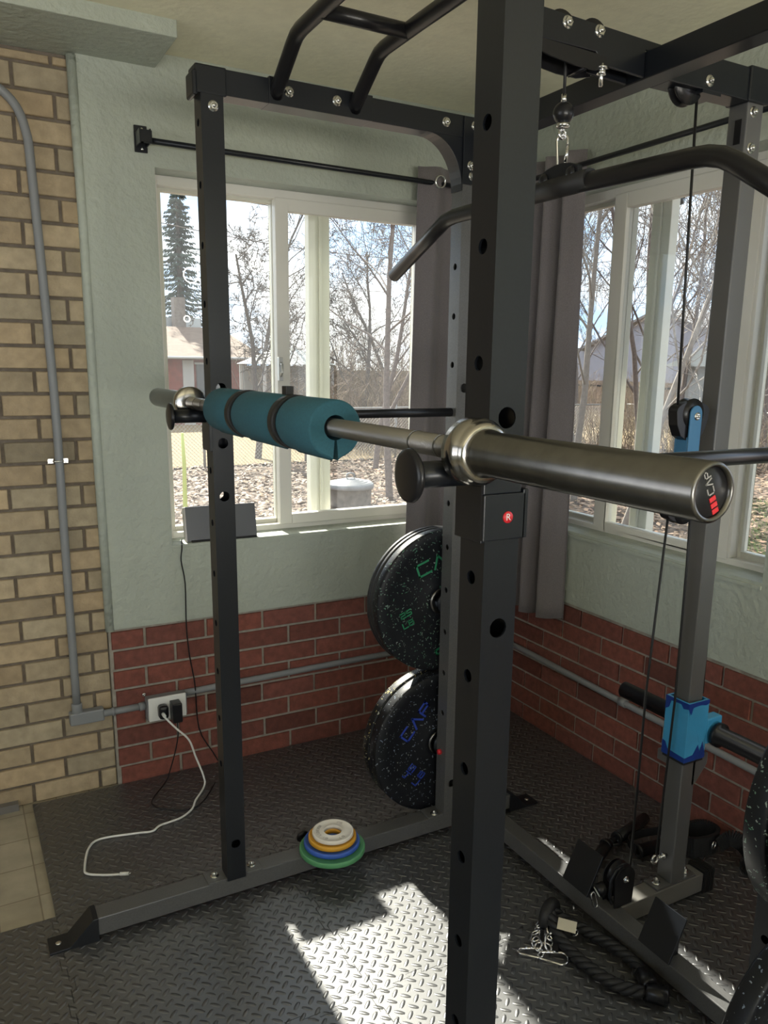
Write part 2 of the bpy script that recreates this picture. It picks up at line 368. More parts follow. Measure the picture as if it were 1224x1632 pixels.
# floor: stone-look vinyl tile
def mat_tile():
    m = noisy(mat('stone_vinyl', (.40, .36, .28), .45), 9, .22, .3, 60, .0015, 6); t = m.node_tree; b = t.nodes['Principled BSDF']
    g = N(t, 'ShaderNodeNewGeometry'); br = N(t, 'ShaderNodeTexBrick'); br.offset = 0; br.inputs['Scale'].default_value = 1
    br.inputs['Brick Width'].default_value = .102; br.inputs['Row Height'].default_value = .152; br.inputs['Mortar Size'].default_value = .002
    br.inputs['Color1'].default_value = (1, 1, 1, 1); br.inputs['Color2'].default_value = (.88, .86, .82, 1); br.inputs['Mortar'].default_value = (.55, .52, .48, 1)
    L(t, g.outputs['Position'], br.inputs['Vector']); mx = N(t, 'ShaderNodeMix', data_type='RGBA', blend_type='MULTIPLY'); mx.inputs[0].default_value = 1
    L(t, b.inputs['Base Color'].links[0].from_socket, mx.inputs[6]); L(t, br.outputs['Color'], mx.inputs[7]); L(t, mx.outputs[2], b.inputs['Base Color']); return m
b = MB(); b.box(XL-.1, X2+.2, YF-.1, Y1+.2, -.09, -.012); tag(b.build('floor', mat_tile()), kind='structure')
b = MB(); b.box(-1.5, .09, Y1-.008, Y1+.03, -.012, .012); tag(b.build('baseboard_back', mat('grey_vinyl_base', (.16, .15, .14), .5)), kind='structure')

# interlocking foam mat tiles
def edge(a, b, sign, n=8, dep=.011):
    """toothed edge polyline from a to b in plan; sign sets which way the first tab goes"""
    a, b = V((*a, 0)), V((*b, 0)); d = (b-a); L_ = d.length; d.normalize(); nn = V((-d.y, d.x, 0)); o = [a]
    for k in range(n):
        s0 = (k+.5)/n*L_; h = L_/n*.25; sg = 1 if k % 2 else -1
        o += [a+d*(s0-h*.8)+nn*0, a+d*(s0-h*1.15)+nn*dep*sg*sign, a+d*(s0+h*1.15)+nn*dep*sg*sign, a+d*(s0+h*.8)+nn*0]
    return o
XS = [-1.08, -.47, .13, .735, 1.345, 1.952]; YS = [-.43, .17, .78, 1.39, 2.0, 2.612]
names = {}
cols_ = ['far left', 'left', 'second from the left', 'middle', 'second from the right wall', 'right wall']
g_ = .0007
for i in range(5):
    for j in range(5):
        if j == 4 and i < 2: continue
        if j == 0 and i in (0,): continue
        x0, x1, y0, y1 = XS[i], XS[i+1], YS[j], YS[j+1]
        bot = edge((x0, y0), (x1, y0), 1) if j > 0 else [V((x0, y0, 0))]
        rgt = edge((x1, y0), (x1, y1), 1) if i < 4 else [V((x1, y0, 0))]
        topo = not (j == 4 or (j == 3 and i < 2)); lefo = not (i == 0 or (j == 4 and i == 2))
        top = edge((x0, y1), (x1, y1), 1)[::-1] if topo else [V((x1, y1, 0))]
        lef = edge((x0, y0), (x0, y1), 1)[::-1] if lefo else [V((x0, y1, 0))]
        if topo: top = [V((x1, y1, 0))]+top[:-1]
        if lefo: lef = [V((x0, y1, 0))]+lef[:-1]
        loop = bot+rgt+top+lef; c = V(((x0+x1)/2, (y0+y1)/2, 0)); q = []
        for p in loop:
            if q and (q[-1]-p).length < 1e-5: continue
            q.append(p)
        if (q[0]-q[-1]).length < 1e-5: q.pop()
        n_ = len(q); q = [p+(c-p).normalized()*g_ for p in q]
        mb = MB(); mb.add([p+V((0, 0, -.012)) for p in q]+q, [list(range(n_, 2*n_))]+[(k, (k+1) % n_, n_+(k+1) % n_, n_+k) for k in range(n_)])
        o = mb.build('foam_floor_tile', TREAD, loc=(c.x, c.y, -.012))
        near = {(2, 4): 'black treaded foam tile under the outlet and white cable, beside the bare stone floor',
                (3, 4): 'black treaded foam tile against the back wall beneath the lower bumper plates',
                (4, 4): 'black treaded foam tile in the corner where the two red brick walls meet',
                (2, 3): 'black treaded foam tile crossed by the left end of the rack base rail',
                (3, 3): 'black treaded foam tile under the small coloured discs, sunlit at its near side',
                (4, 3): 'black treaded foam tile under the black pull handles beside the tower foot',
                (1, 3): 'black treaded foam tile at the left picture edge in front of the bare stone floor',
                (2, 2): 'black treaded foam tile in the sunlit lower left foreground',
                (3, 2): 'black treaded foam tile under the tall near upright, strongly sunlit',
                (4, 2): 'black treaded foam tile under the rope attachment and the lower right plates'}.get((i, j))
        tag(o, near or 'black treaded foam floor tile in the unseen foreground of the room', 'floor mat', 'interlocking black foam floor tiles')

# ------------------------------------------------------------------ windows
def rect_frame(mb, ax, plane0, plane1, a0, a1, z0, z1, wl, wr_, wb_, wt):
    """rectangular frame lying in a wall; ax 'x' for wall at constant y"""
    def bx(p0, p1, q0, q1):
        if ax == 'x': mb.box(p0, p1, plane0, plane1, q0, q1)
        else: mb.box(plane0, plane1, p0, p1, q0, q1)
    bx(a0, a0+wl, z0, z1); bx(a1-wr_, a1, z0, z1); bx(a0+wl, a1-wr_, z0, z0+wb_); bx(a0+wl, a1-wr_, z1-wt, z1)
x0, x1, z0, z1 = W1
b = MB(); rect_frame(b, 'x', Y1+.085, Y1+.158, x0, x1, z0, z1, .026, .018, .022, .03)
win1 = tag(b.build('window_1', VINYL, bevel=.002), kind='structure')
b = MB(); rect_frame(b, 'x', Y1+.120, Y1+.150, x0+.02, 1.068, z0+.015, z1-.028, .024, .036, .022, .012); b.build('fixed_sash', VINYL2, win1, bevel=.002)
b = MB(); rect_frame(b, 'x', Y1+.078, Y1+.112, 1.030, x1-.016, z0+.02, z1-.025, .046, .034, .036, .042); b.build('sliding_sash', VINYL, win1, bevel=.003)
b = MB(); b.box(1.184, 1.222, Y1+.158, Y1+.195, z0, z1); b.box(1.222, 1.232, Y1+.150, Y1+.205, z0, z1); b.box(1.232, 1.266, Y1+.158, Y1+.195, z0, z1)
b.build('storm_sash_stile', VINYL2, win1, bevel=.002)
b = MB(); b.box(x0+.03, 1.04, Y1+.133, Y1+.135, z0+.03, z1-.03); b.box(1.07, x1-.04, Y1+.094, Y1+.096, z0+.05, z1-.06); b.build('pane', GLASS, win1)
b = MB(); b.box(1.028, 1.043, Y1+.060, Y1+.079, 1.345, 1.425); b.tube([(1.035, Y1+.06, 1.405), (1.032, Y1+.04, 1.40), (1.030, Y1+.036, 1.375), (1.035, Y1+.06, 1.362)], .005, 8)
b.build('sash_latch', mat('latch_grey', (.4, .4, .38), .3, .6), win1, bevel=.001)
b = MB()
b.add([(x0, Y1-.01, z0-.010), (x1, Y1-.01, z0-.010), (x1, Y1+.09, z0+.004), (x0, Y1+.09, z0+.004), (x0, Y1-.01, z0-.02), (x1, Y1-.01, z0-.02), (x1, Y1+.09, z0-.02), (x0, Y1+.09, z0-.02)],
      [(0, 1, 2, 3), (7, 6, 5, 4), (0, 4, 5, 1), (1, 5, 6, 2), (2, 6, 7, 3), (3, 7, 4, 0)])
b.build('window_sill', GREEN, win1)
# round decals on the fixed pane
def ring_mb(c, ax, r, t_, th=.0006):
    b = MB(); u = (1, 0, 0) if ax == 'y' else (0, 1, 0); n_ = V((0, -1, 0)) if ax == 'y' else V((-1, 0, 0))
    c = V(c); K = 28; vs = []
    for rr in (r-t_, r):
        for h in (0, th): vs += [c+V(u)*rr*math.cos(2*PI*k/K)+V((0, 0, 1))*rr*math.sin(2*PI*k/K)+n_*h for k in range(K)]
    fs = []
    for k in range(K):
        j = (k+1) % K; fs += [(k, j, 2*K+j, 2*K+k), (K+k, 3*K+k, 3*K+j, K+j), (k, K+k, K+j, j), (2*K+k, 2*K+j, 3*K+j, 3*K+k)]
    return b.add(vs, fs, True)
STK = mat('white_decal', (.85, .87, .9), .5, Transmission_Weight=.0); _t = STK.node_tree; _tl = N(_t, 'ShaderNodeBsdfTranslucent'); _tl.inputs[0].default_value = (.9, .9, .9, 1); L(_t, _tl.outputs[0], _t.nodes['Material Output'].inputs[0])
for (cx, cz, r, lab) in ((.752, 1.685, .026, 'large white ring decal on the left window pane in front of the spruce'), (.733, 1.545, .0115, 'small white ring decal on the left window pane above the brown roof'),
                         (.976, 1.733, .022, 'pale round decal with a letter mark on the left window pane beside the middle stile')):
    b = ring_mb((cx, Y1+.132, cz), 'y', r, .0035); 
    if r == .022:
        for k in (-.008, 0, .008): b.box(cx+k-.0016, cx+k+.0016, Y1+.1314, Y1+.132, cz-.009, cz+.009)
        b.box(cx-.008, cx+.008, Y1+.1314, Y1+.132, cz-.009, cz-.006)
    tag(b.build('window_decal', STK, loc=(cx, Y1+.132, cz)), lab, 'sticker')
y0, y1, z0, z1 = W2
b = MB(); rect_frame(b, 'y', X2+.085, X2+.158, y0, y1, z0, z1, .03, .03, .022, .03)
b.box(X2+.085, X2+.158, 1.575, 1.61, z0+.022, z1-.03); win2 = tag(b.build('window_2', VINYL, bevel=.002), kind='structure')
b = MB(); rect_frame(b, 'y', X2+.082, X2+.116, 1.585, 2.167, z0+.015, z1-.022, .060, .058, .026, .048); b.build('sliding_sash', VINYL, win2, bevel=.003)
b = MB(); rect_frame(b, 'y', X2+.120, X2+.150, 2.12, y1-.02, z0+.015, z1-.022, .03, .02, .022, .02); rect_frame(b, 'y', X2+.120, X2+.150, y0+.022, 1.60, z0+.015, z1-.022, .02, .036, .026, .03)
b.build('fixed_sash', VINYL2, win2, bevel=.002)
b = MB(); b.box(X2+.158, X2+.195, 2.032, 2.066, z0, z1); b.box(X2+.150, X2+.205, 2.022, 2.032, z0, z1); b.box(X2+.158, X2+.195, 1.985, 2.022, z0, z1); b.build('storm_sash_stile', VINYL2, win2, bevel=.002)
b = MB(); b.box(X2+.098, X2+.100, 1.63, 2.12, z0+.04, z1-.06); b.box(X2+.134, X2+.136, 2.14, y1-.03, z0+.03, z1-.03); b.box(X2+.134, X2+.136, y0+.03, 1.575, z0+.03, z1-.03); b.build('pane', GLASS, win2)
b = MB()
b.add([(X2-.012, y0, z0-.010), (X2-.012, y1, z0-.010), (X2+.09, y1, z0+.004), (X2+.09, y0, z0+.004), (X2-.012, y0, z0-.02), (X2-.012, y1, z0-.02), (X2+.09, y1, z0-.02), (X2+.09, y0, z0-.02)],
      [(0, 1, 2, 3), (7, 6, 5, 4), (0, 4, 5, 1), (1, 5, 6, 2), (2, 6, 7, 3), (3, 7, 4, 0)])
b.build('window_sill', GREEN, win2)
b = MB(); rect_frame(b, 'y', X2+.085, X2+.15, -.4, .9, z0, z1, .05, .05, .05, .05); b.box(X2+.085, X2+.15, .22, .28, z0+.05, z1-.05); b.build('side_sash', VINYL, win2)
b = MB(); rect_frame(b, 'x', YF-.1, YF-.04, -1.3, 1.5, .8, 2.0, .05, .05, .05, .05); b.box(.07, .13, YF-.1, YF-.04, .85, 1.95); tag(b.build('added_window_3', VINYL), kind='structure')  # unseen window added so that fill light can enter from the front
b = MB(); rect_frame(b, 'y', XL-.1, XL-.04, -.8, 1.6, .8, 2.0, .05, .05, .05, .05); b.box(XL-.1, XL-.04, .37, .43, .85, 1.95); tag(b.build('added_window_4', VINYL), kind='structure')  # unseen window added as the opening for the left fill lamp

# ------------------------------------------------------------------ power rack (one bolted frame)
T = .05
rack = root('power_rack', (.9, 1.32, 0), 'black steel power rack with square uprights, pull-up bars and a rear cable tower', 'power rack')
XH = [1.660-.127*k for k in range(11)]+[1.787, 1.914]
YH = [1.345, 1.218, 1.091, .165]
def upright(x, y, ztop, xh, yh, m, r=.0125, zb=.06):
    b = MB(); H_ = ztop-zb
    b.plate_holes((x, y+T, zb), (0, -1, 0), (0, 0, 1), T, H_, [z-zb for z in xh], .0085, .003)       # -X face
    b.plate_holes((x, y, zb), (1, 0, 0), (0, 0, 1), T, H_, [z-zb for z in yh], r, .003)             # -Y face
    b.plate_holes((x+T, y, zb), (0, 1, 0), (0, 0, 1), T, H_, [z-zb for z in xh], .0085, .003)
    b.plate_holes((x+T, y+T, zb), (-1, 0, 0), (0, 0, 1), T, H_, [z-zb for z in yh], r, .003)
    b.box(x+.004, x+T-.004, y+.004, y+T-.004, zb, zb+.004)
    o = b.build('upright', m, rack, fix=False); return o
AX, AY, BY, CX_ = .541, 1.849, .752, 1.218
upA = upright(AX, AY, 1.99, XH, YH, BLK); upB = upright(AX, BY, 2.02, XH, YH, BLK)
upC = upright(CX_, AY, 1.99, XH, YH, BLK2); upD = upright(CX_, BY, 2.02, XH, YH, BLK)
def foot_plate(b, x0, x1, y0, y1, zt):   # welded flange at an upright's base
    b.box(x0, x1, y0, y1, zt-.005, zt)
for o, y in ((upA, AY), (upB, BY)):
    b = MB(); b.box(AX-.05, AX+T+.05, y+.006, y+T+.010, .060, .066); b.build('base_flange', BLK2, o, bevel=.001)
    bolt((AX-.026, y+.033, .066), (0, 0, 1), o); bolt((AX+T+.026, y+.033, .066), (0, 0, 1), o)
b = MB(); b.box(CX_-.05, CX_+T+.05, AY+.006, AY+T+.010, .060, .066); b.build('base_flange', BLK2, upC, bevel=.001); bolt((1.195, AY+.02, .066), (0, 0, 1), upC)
bolt((AX+.027, AY, 1.945), (0, -1, 0), upA)
# side base rails with sloped end shoes
def base_rail(y, sx0=.215, sx1=1.475):
    b = MB(); b.box(sx0-.004, sx1+.004, y, y+T+.004, .012, .06)
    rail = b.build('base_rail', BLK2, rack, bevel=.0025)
    for s_, e_ in ((-1, sx0), (1, sx1)):
        b = MB(); q = [(0, .0), (.0, .062), (s_*.012, .062), (s_*.068, .006), (s_*.115, .006), (s_*.115, .0)]
        b.prism(q, (e_-s_*.0, y-.004, 0), (1, 0, 0), (0, 0, 1), (0, T+.012, 0))
        sh = b.build('end_shoe', BLK, rail, bevel=.0015)
        b = MB(); b.lathe((e_+s_*.092, y+.027, .0062), (0, 0, 1), [(0, .007), (.0012, .0065), (.0013, .0)], 14); b.build('screw', ZINC, rail)
    return rail
railA = base_rail(1.858); railB = base_rail(.752)
# band peg on the base rail, behind the discs
b = MB(); b.cyl((.800, 1.905, .04), (.800, 1.955, .055), .008); b.lathe((.800, 1.955, .055), (0, 1, .3), [(0, 0), (0, .019), (.006, .019), (.006, 0)], 20); b.build('band_peg', SATIN, railA)
bolt((.79, 1.858, .035), (0, -1, 0), railA, .006, .006, .008)
# rear cross rail, tower rail
b = MB(); b.box(1.345, 1.395, .70, 1.858, .012, .06); rr = b.build('rear_cross_rail', BLK2, rack, bevel=.0025)
b = MB(); b.box(1.38, 1.695, 1.280, 1.330, .006, .06); tw = b.build('tower_base_rail', mat('warm_grey_powder_coat', (.16, .155, .145), .3), rack, bevel=.0025)
b = MB(); b.box(1.695, 1.735, 1.276, 1.334, 0, .066)
for k in range(5): b.box(1.699+k*.007, 1.7025+k*.007, 1.278, 1.332, .066, .069)
for k in range(5): b.box(1.699+k*.007, 1.7025+k*.007, 1.2745, 1.276, .004, .066)
b.build('ribbed_end_cap', RUB, tw)
b = MB(); b.box(1.522, 1.668, 1.283, 1.331, .060, .066); b.build('base_flange', BLK2, tw, bevel=.001)
bolt((1.542, 1.307, .066), (0, 0, 1), tw, .008, .012); bolt((1.648, 1.307, .066), (0, 0, 1), tw, .008, .012)
TWM = mat('sky_lit_tower_coat', (.13, .13, .13), .28, .2)  # black coat lightened to grey, the sky's reflection put into its colour
b = MB(); b.box(1.572, 1.622, 1.283, 1.333, .066, 1.967); twp = b.build('tower_post', TWM, rack, bevel=.003)
b = MB(); b.box(1.574, 1.624, 1.330, 1.37, .39, .42); b.prism([(0, 0), (.055, 0), (.055, -.03), (.02, -.075), (0, -.085)], (1.610, 1.333, .425), (1, 0, 0), (0, 0, 1), (0, -.05, 0)); b.build('carriage_stop', TWM, twp, bevel=.002)
bolt((1.590, 1.283, 1.948), (0, -1, 0), twp); bolt((1.592, 1.283, 1.876), (0, -1, 0), twp)
b = MB(); b.box(1.5700, 1.5722, 1.296, 1.312, 1.885, 1.935); b.build('slot_cover', SATIN, twp)
b = MB(); b.box(1.475, 1.572, 1.304, 1.312, .128, .150); b.lathe((1.545, 1.300, .139), (0, 1, 0), [(0, .006), (0, .012), (.003, .012), (.003, .006)], 14)
# anchor eye for the tower cable
b = MB(); b.cyl((1.572, 1.307, .140), (1.540, 1.307, .140), .0045); b.tube(arc((1.530, 1.307, .140), (1, 0, 0), (0, 0, 1), .011, 0, 2*PI, 16)[:-1], .0035, 8, closed=True); b.lathe((1.556, 1.307, .140), (1, 0, 0), [(0, 0), (0, .0095), (.008, .0095), (.008, 0)], 6)
b.build('cable_anchor', ZINC, twp)
# foot plates on the rear rail
for y in (1.385, 1.115):
    b = MB(); u = V((0, 1, 0)); v = V((.045, 0, .098)).normalized(); n_ = u.cross(v)
    b.obox(V((1.352, y, .125)), u, v, n_, .047, .056, .0025); b.box(1.35, 1.39, y-.02, y+.02, .06, .10); b.build('foot_plate', BLK, rr, bevel=.001)
# base pulley
b = MB()
for y in (1.283, 1.323):
    q = [(.035*math.cos(a), .035*math.sin(a)) for a in [PI*k/10-.2 for k in range(12)]]+[(-.03, -.075), (.03, -.075)]
    b.prism(q, (1.400, y, .137), (1, 0, 0), (0, 0, 1), (0, .004, 0))
pb = b.build('base_pulley_bracket', SATIN, rack, bevel=.001)
def pulley(c, r, d, w_, parent, m=SATIN):
    b = MB(); c = V(c); d = V(d).normalized(); b.lathe(c-d*w_/2, d, [(0, .006), (0, r), (w_*.18, r), (w_*.5, r*.82), (w_*.82, r), (w_, r), (w_, .006)], 32)
    b.lathe(c-d*w_/2, d, [(-.001, 0), (-.001, r*.35), (0, r*.4)], 20); return b.build('pulley', m, parent)
pulley((1.402, 1.305, .140), .034, (0, 1, 0), .02, pb); bolt((1.402, 1.283, .137), (0, -1, 0), pb, .006, .005, .009)
b = MB(); b.tube([(1.362, 1.285, .08), (1.352, 1.285, .10), (1.352, 1.285, .15), (1.368, 1.285, .172), (1.39, 1.285, .178)], .004, 8); b.build('cable_keeper', BLK, pb)
# top side beams
def side_beam(y, ztop=2.022):
    b = MB(); b.box(.535, CX_+T, y-.001, y+T+.001, ztop-.052, ztop); o = b.build('top_side_beam', BLK, rack, bevel=.002)
    b = MB(); b.box(.524, .535, y-.003, y+T+.003, ztop-.060, ztop-.010); b.box(.530, .60, y-.002, y+T+.002, ztop-.055, ztop+.003); b.build('end_cap', BLK, o, bevel=.004); return o
sbA = side_beam(AY); sbB = side_beam(BY, 2.03)
b = MB(); b.box(.695, .955, AY-.004, AY+T+.004, 1.9695, 2.0255); brk = b.build('pull_up_bracket', BLK, sbA, bevel=.002)
for x in (.742, .861): bolt((x, AY-.004, 1.999), (0, -1, 0), brk)
bolt((1.162, AY-.002, 1.998), (0, -1, 0), sbA)
def gusset(y, s_):
    q = [(0, 0), (.112, 0), (.112, -.125)]; q += [(.0+.104*(1-(math.cos(a))), -.118+.118*math.cos(0)) for a in []]
    ar = [(.103*math.sin(a), -.125*(1-math.cos(a))) for a in [PI/2*k/12 for k in range(13)]][::-1]
    b = MB(); b.prism([(0, 0)]+[(.106, 0), (.106, -.125)]+ar[0:-1], (CX_-.106, y, 1.970), (1, 0, 0), (0, 0, 1), (0, .05, 0)); return b
g1 = gusset(AY, 1).build('corner_gusset', BLK, sbA, bevel=.0012); gusset(BY, 1).build('corner_gusset', BLK, sbB, bevel=.0012)
b = MB(); b.box(CX_-.004, 1.288, AY-.006, AY-.001, 1.86, 2.02); b.build('corner_plate', BLK, sbA, bevel=.001)
for x, z in ((1.247, 2.0), (1.238, 1.905), (1.243, 1.88)): bolt((x, AY-.006, z), (0, -1, 0), sbA)
# rear top cross beam
b = MB(); b.box(1.279, 1.329, .70, AY+T, 1.966, 2.016); b.build('rear_cross_beam', BLK, rack, bevel=.002)
# lat arm: front arm of two plates with pulleys, and rear arm to the tower
b = MB()
for yy in (1.298, 1.346): b.prism([(.93, 1.992), (1.15, 1.992), (1.17, 1.972), (1.2775, 1.968), (1.2775, 2.0175), (1.350, 2.0175), (1.350, 2.034), (.93, 2.046)], (0, yy, 0), (1, 0, 0), (0, 0, 1), (0, .006, 0))
lat = b.build('lat_arm', BLK, rack, bevel=.0015)
for x in (1.076, 1.155): pulley((x+.0, 1.325, 2.018), .037, (0, 1, 0), .024, lat); bolt((x, 1.298, 2.028), (0, -1, 0), lat)
b = MB()   # curved guards under the pulleys
for yy in (1.297, 1.349):
    top = [(.93, 1.993), (1.0, 1.992), (1.1, 1.990), (1.175, 1.988)]; low = [(1.185, 1.968), (1.15, 1.960), (1.10, 1.960), (1.04, 1.966), (.98, 1.976), (.93, 1.984)]
    b.prism(top+low, (0, yy, 0), (1, 0, 0), (0, 0, 1), (0, .004, 0))
b.tube([(1.13, 1.300, 1.962), (1.13, 1.351, 1.962)], .004, 8)
b.build('pulley_guard', SATIN, lat)
b = MB(); b.cyl((1.168, 1.300, 1.975), (1.168, 1.300, 1.935), .004, 10); b.lathe((1.168, 1.30, 1.955), (0, 0, 1), [(0, 0), (0, .009), (.008, .009), (.008, 0)], 6); b.lathe((1.168, 1.30, 1.966), (0, 0, 1), [(0, 0), (0, .011), (.003, .011), (.003, 0)], 14); b.build('guard_bolt', ZINC, lat)
b = MB(); b.box(1.329, 1.627, 1.281, 1.335, 1.967, 2.032); la = b.build('tower_arm', BLK, rack, bevel=.002)
b = MB(); b.box(1.565, 1.633, 1.277, 1.339, 1.966, 2.036); b.build('end_cap', BLK, la, bevel=.003)
pulley((1.405, 1.308, 1.978), .040, (0, 1, 0), .022, la); bolt((1.445, 1.281, 1.985), (0, -1, 0), la, .006)
b = MB(); b.box(1.425, 1.48, 1.279, 1.337, 1.960, 1.967); b.build('pulley_slot_plate', BLK, la)
# pull-up bars
for x in (.713, .908):
    p = [(x, 1.853, 1.990), (x, 1.835, 2.003), (x, 1.745, 2.062), (x, 1.725, 2.072), (x, 1.700, 2.076), (x, 1.55, 2.078), (x, 1.05, 2.078), (x, .90, 2.076), (x, .875, 2.070), (x, .765, 1.998)]
    b = MB(); b.tube(p, .0160, 18); b.build('pull_up_bar', SATIN, rack)
for y in (1.600, 1.02):
    b = MB(); b.cyl((.713, y, 2.076), (.908, y, 2.076), .0150, 18); b.build('pull_up_crosspiece', SATIN, rack)
# plate pegs on the rear uprights
for (o, y, s_) in ((upC, AY+T, 1), (upD, BY, -1)):
    for z in (.722, .272):
        b = MB(); b.lathe((CX_+.025, y, z), (0, s_, 0), [(0, 0), (0, .034), (.006, .034), (.006, .0235), (.235, .0235), (.235, 0)], 24); b.build('plate_peg', BLK, o)
b = MB(); b.lathe((CX_, AY+.03, .262), (-1, 0, 0), [(0, 0), (0, .009), (.008, .008), (.009, 0)], 18); tag(b.build('peg_end_button', REDP, upC), 'small red button')

# ------------------------------------------------------------------ J hooks
def j_hook(y, label, s_=-1):
    h = root('j_hook', (AX, y+.025, 1.245), label, 'barbell hook', 'pair of barbell hooks')
    f = lambda d: y-d if s_ < 0 else y+T+d          # distance outwards from the wrapped side of the upright
    def bx(b, x0, x1, d0, d1, z0, z1): q = sorted((f(d0), f(d1))); b.box(x0, x1, q[0], q[1], z0, z1)
    b = MB(); b.box(AX-.008, AX, y-.003, y+T+.003, 1.200, 1.302); bx(b, AX-.008, AX+.052, .001, .008, 1.203, 1.258); bx(b, AX+.048, AX+.056, -.012, .008, 1.203, 1.262); bx(b, AX-.008, AX+.046, .002, .006, 1.258, 1.285)
    b.build('bracket', BLK, h, bevel=.0012)
    b = MB(); b.cyl((AX-.008, y+.025, 1.281), (AX-.092, y+.025, 1.281), .0155); b.build('arm', BLK, h)
    b = MB(); b.lathe((AX-.086, y+.025, 1.281), (-1, 0, 0), [(0, 0), (0, .029), (.002, .031), (.006, .030), (.008, .024), (.009, 0)], 32); b.build('end_disc', SATIN, h)
    if s_ > 0: return h
    b = MB(); b.lathe((AX+.026, y-.008, 1.230), (0, -1, 0), [(0, 0), (0, .0072), (.0012, .0070), (.0014, 0)], 24); bd = b.build('badge', REDP, h); bd['label'] = 'round red badge with a white letter'
    f = bpy.data.curves.new('letter', 'FONT'); f.body = 'R'; f.size = .0115; f.align_x = 'CENTER'; f.align_y = 'CENTER'; f.extrude = .0002
    fo = bpy.data.objects.new('tmp', f); COL.objects.link(fo); dg = bpy.context.evaluated_depsgraph_get(); me = bpy.data.meshes.new_from_object(fo.evaluated_get(dg))
    bpy.data.objects.remove(fo); lo = bpy.data.objects.new('badge_letter', me); me.materials.append(WHTP); COL.objects.link(lo); lo.parent = bd
    lo.location = V((AX+.026, y-.0096, 1.230))-ORG[h.name]; lo.rotation_euler = (PI/2, 0, 0)
    return h
j_hook(BY, 'black barbell hook with a round red badge on the tall near upright'); j_hook(AY, 'black barbell hook on the far left upright in front of the window', 1)
# safety rods
for y, lab in ((1.874, 'straight black safety rod crossing the window between the two far uprights'), (.777, 'thick black safety rod running right behind the near barbell sleeve')):
    b = MB(); b.cyl((AX-.03, y, 1.279), (CX_+.085, y, 1.279), .0118, 18)
    h = root('safety_rod', (AX, y, 1.279), lab, 'safety bar', 'pair of safety rods'); b.build('rod', SATIN, h)
    b = MB(); b.lathe((CX_+.075, y, 1.279), (1, 0, 0), [(0, .0118), (0, .018), (.010, .018), (.010, 0)], 20); b.build('rod_stop', SATIN, h)

# ------------------------------------------------------------------ barbell
BX, BZ = .5105, 1.310
bar = root('barbell', (BX, 1.328, BZ), 'steel barbell resting on the rack hooks with its sleeve pointing at the viewer', 'barbell')
b = MB(); b.cyl((BX, .74, BZ), (BX, 1.915, BZ), .0137, 24); b.build('shaft', SHAFT, bar)
for y in (.80, .86, 1.79, 1.85):
    b = MB(); b.cyl((BX, y-.002, BZ), (BX, y+.002, BZ), .0141, 24); b.build('knurl_ring', STEEL, bar)
for yi, ye, s_ in ((.748, .413, -1), (1.908, 2.244, 1)):
    L_ = abs(ye-yi); rr_ = .0243
    b = MB(); b.lathe((BX, yi, BZ), (0, s_, 0), [(.034, .024), (.036, .0270), (.042, .0262), (.046, rr_), (L_-.002, rr_), (L_, rr_-.0015), (L_, rr_-.004), (L_-.004, rr_-.0045)], 48); sl = b.build('sleeve', STEEL, bar)
    b = MB(); b.lathe((BX, yi, BZ), (0, s_, 0), [(0, .0137), (0, .034), (.0025, .0375), (.024, .0375), (.0265, .0355), (.030, .0335), (.034, .033), (.036, .029), (.036, .024)], 48); b.build('collar', bpy.data.materials.get('collar_chrome') or mat('collar_chrome', (.42, .40, .37), .18, 1), bar)
    b = MB(); b.lathe((BX, yi, BZ), (0, s_, 0), [(L_-.004, rr_-.0045), (L_-.003, rr_-.006), (L_-.003, 0)], 40); ec = b.build('end_cap', SATIN, bar)
    if s_ < 0:
        c = V((BX, ye+.003, BZ)); nn = V((0, -1, 0)); u = V((-.42, 0, .90)).normalized(); v = V((-.90, 0, -.42)).normalized()
        b = MB(); strokes(b, 'CAP', c+u*(-.0015)-v*.0034, u, v, .0050, .0066, .0020, .0011, nn); b.build('letter_marking', GRYP, bar)
        b = MB()
        for k in range(3): b.obox(c-u*(.0060+k*.0052)+nn*.0003, u, v, nn, .0019, .0034, .0003)
        b.build('red_mark', REDP, bar)
# foam pad
pad = root('barbell_pad', (BX, 1.38, BZ), 'teal foam bar pad with two black straps around the barbell', 'barbell pad')
K = 40; ri, ro = .0190, .0440; b = MB(); rings = []
def pad_r(a):  # slit lip bulges at the bottom
    d = abs((a-PI*1.5+PI) % (2*PI)-PI); return ro+.006*math.exp(-(d/.16)**2)
ang = [PI*1.5+.10+(2*PI-.20)*k/K for k in range(K+1)]
pz = BZ-.002
def sec(y, dr): return [V((BX+math.cos(a)*(pad_r(a)-dr), y, pz+math.sin(a)*(pad_r(a)-dr))) for a in ang], [V((BX+math.cos(a)*ri, y, pz+.002+math.sin(a)*ri)) for a in ang]
ys = [(1.10, .003), (1.104, 0), (1.235, 0), (1.245, .004), (1.275, .004), (1.285, 0), (1.47, 0), (1.48, .004), (1.51, .004), (1.52, 0), (1.656, 0), (1.66, .003)]
so = [sec(y, d) for y, d in ys]
for i in range(len(so)-1):
    a, c = so[i], so[i+1]
    b.add(a[0]+c[0], [(k, k+1, K+2+k, K+1+k) for k in range(K)], True); b.add(a[1]+c[1], [(k, K+1+k, K+2+k, k+1) for k in range(K)], True)
    for e_ in (0, K): b.add([a[0][e_], a[1][e_], c[1][e_], c[0][e_]], [(0, 1, 2, 3)])
for q in (so[0], so[-1]): b.add(q[0]+q[1], [(k, k+1, K+2+k, K+1+k) for k in range(K)])
b.build('foam_body', FOAM, pad)
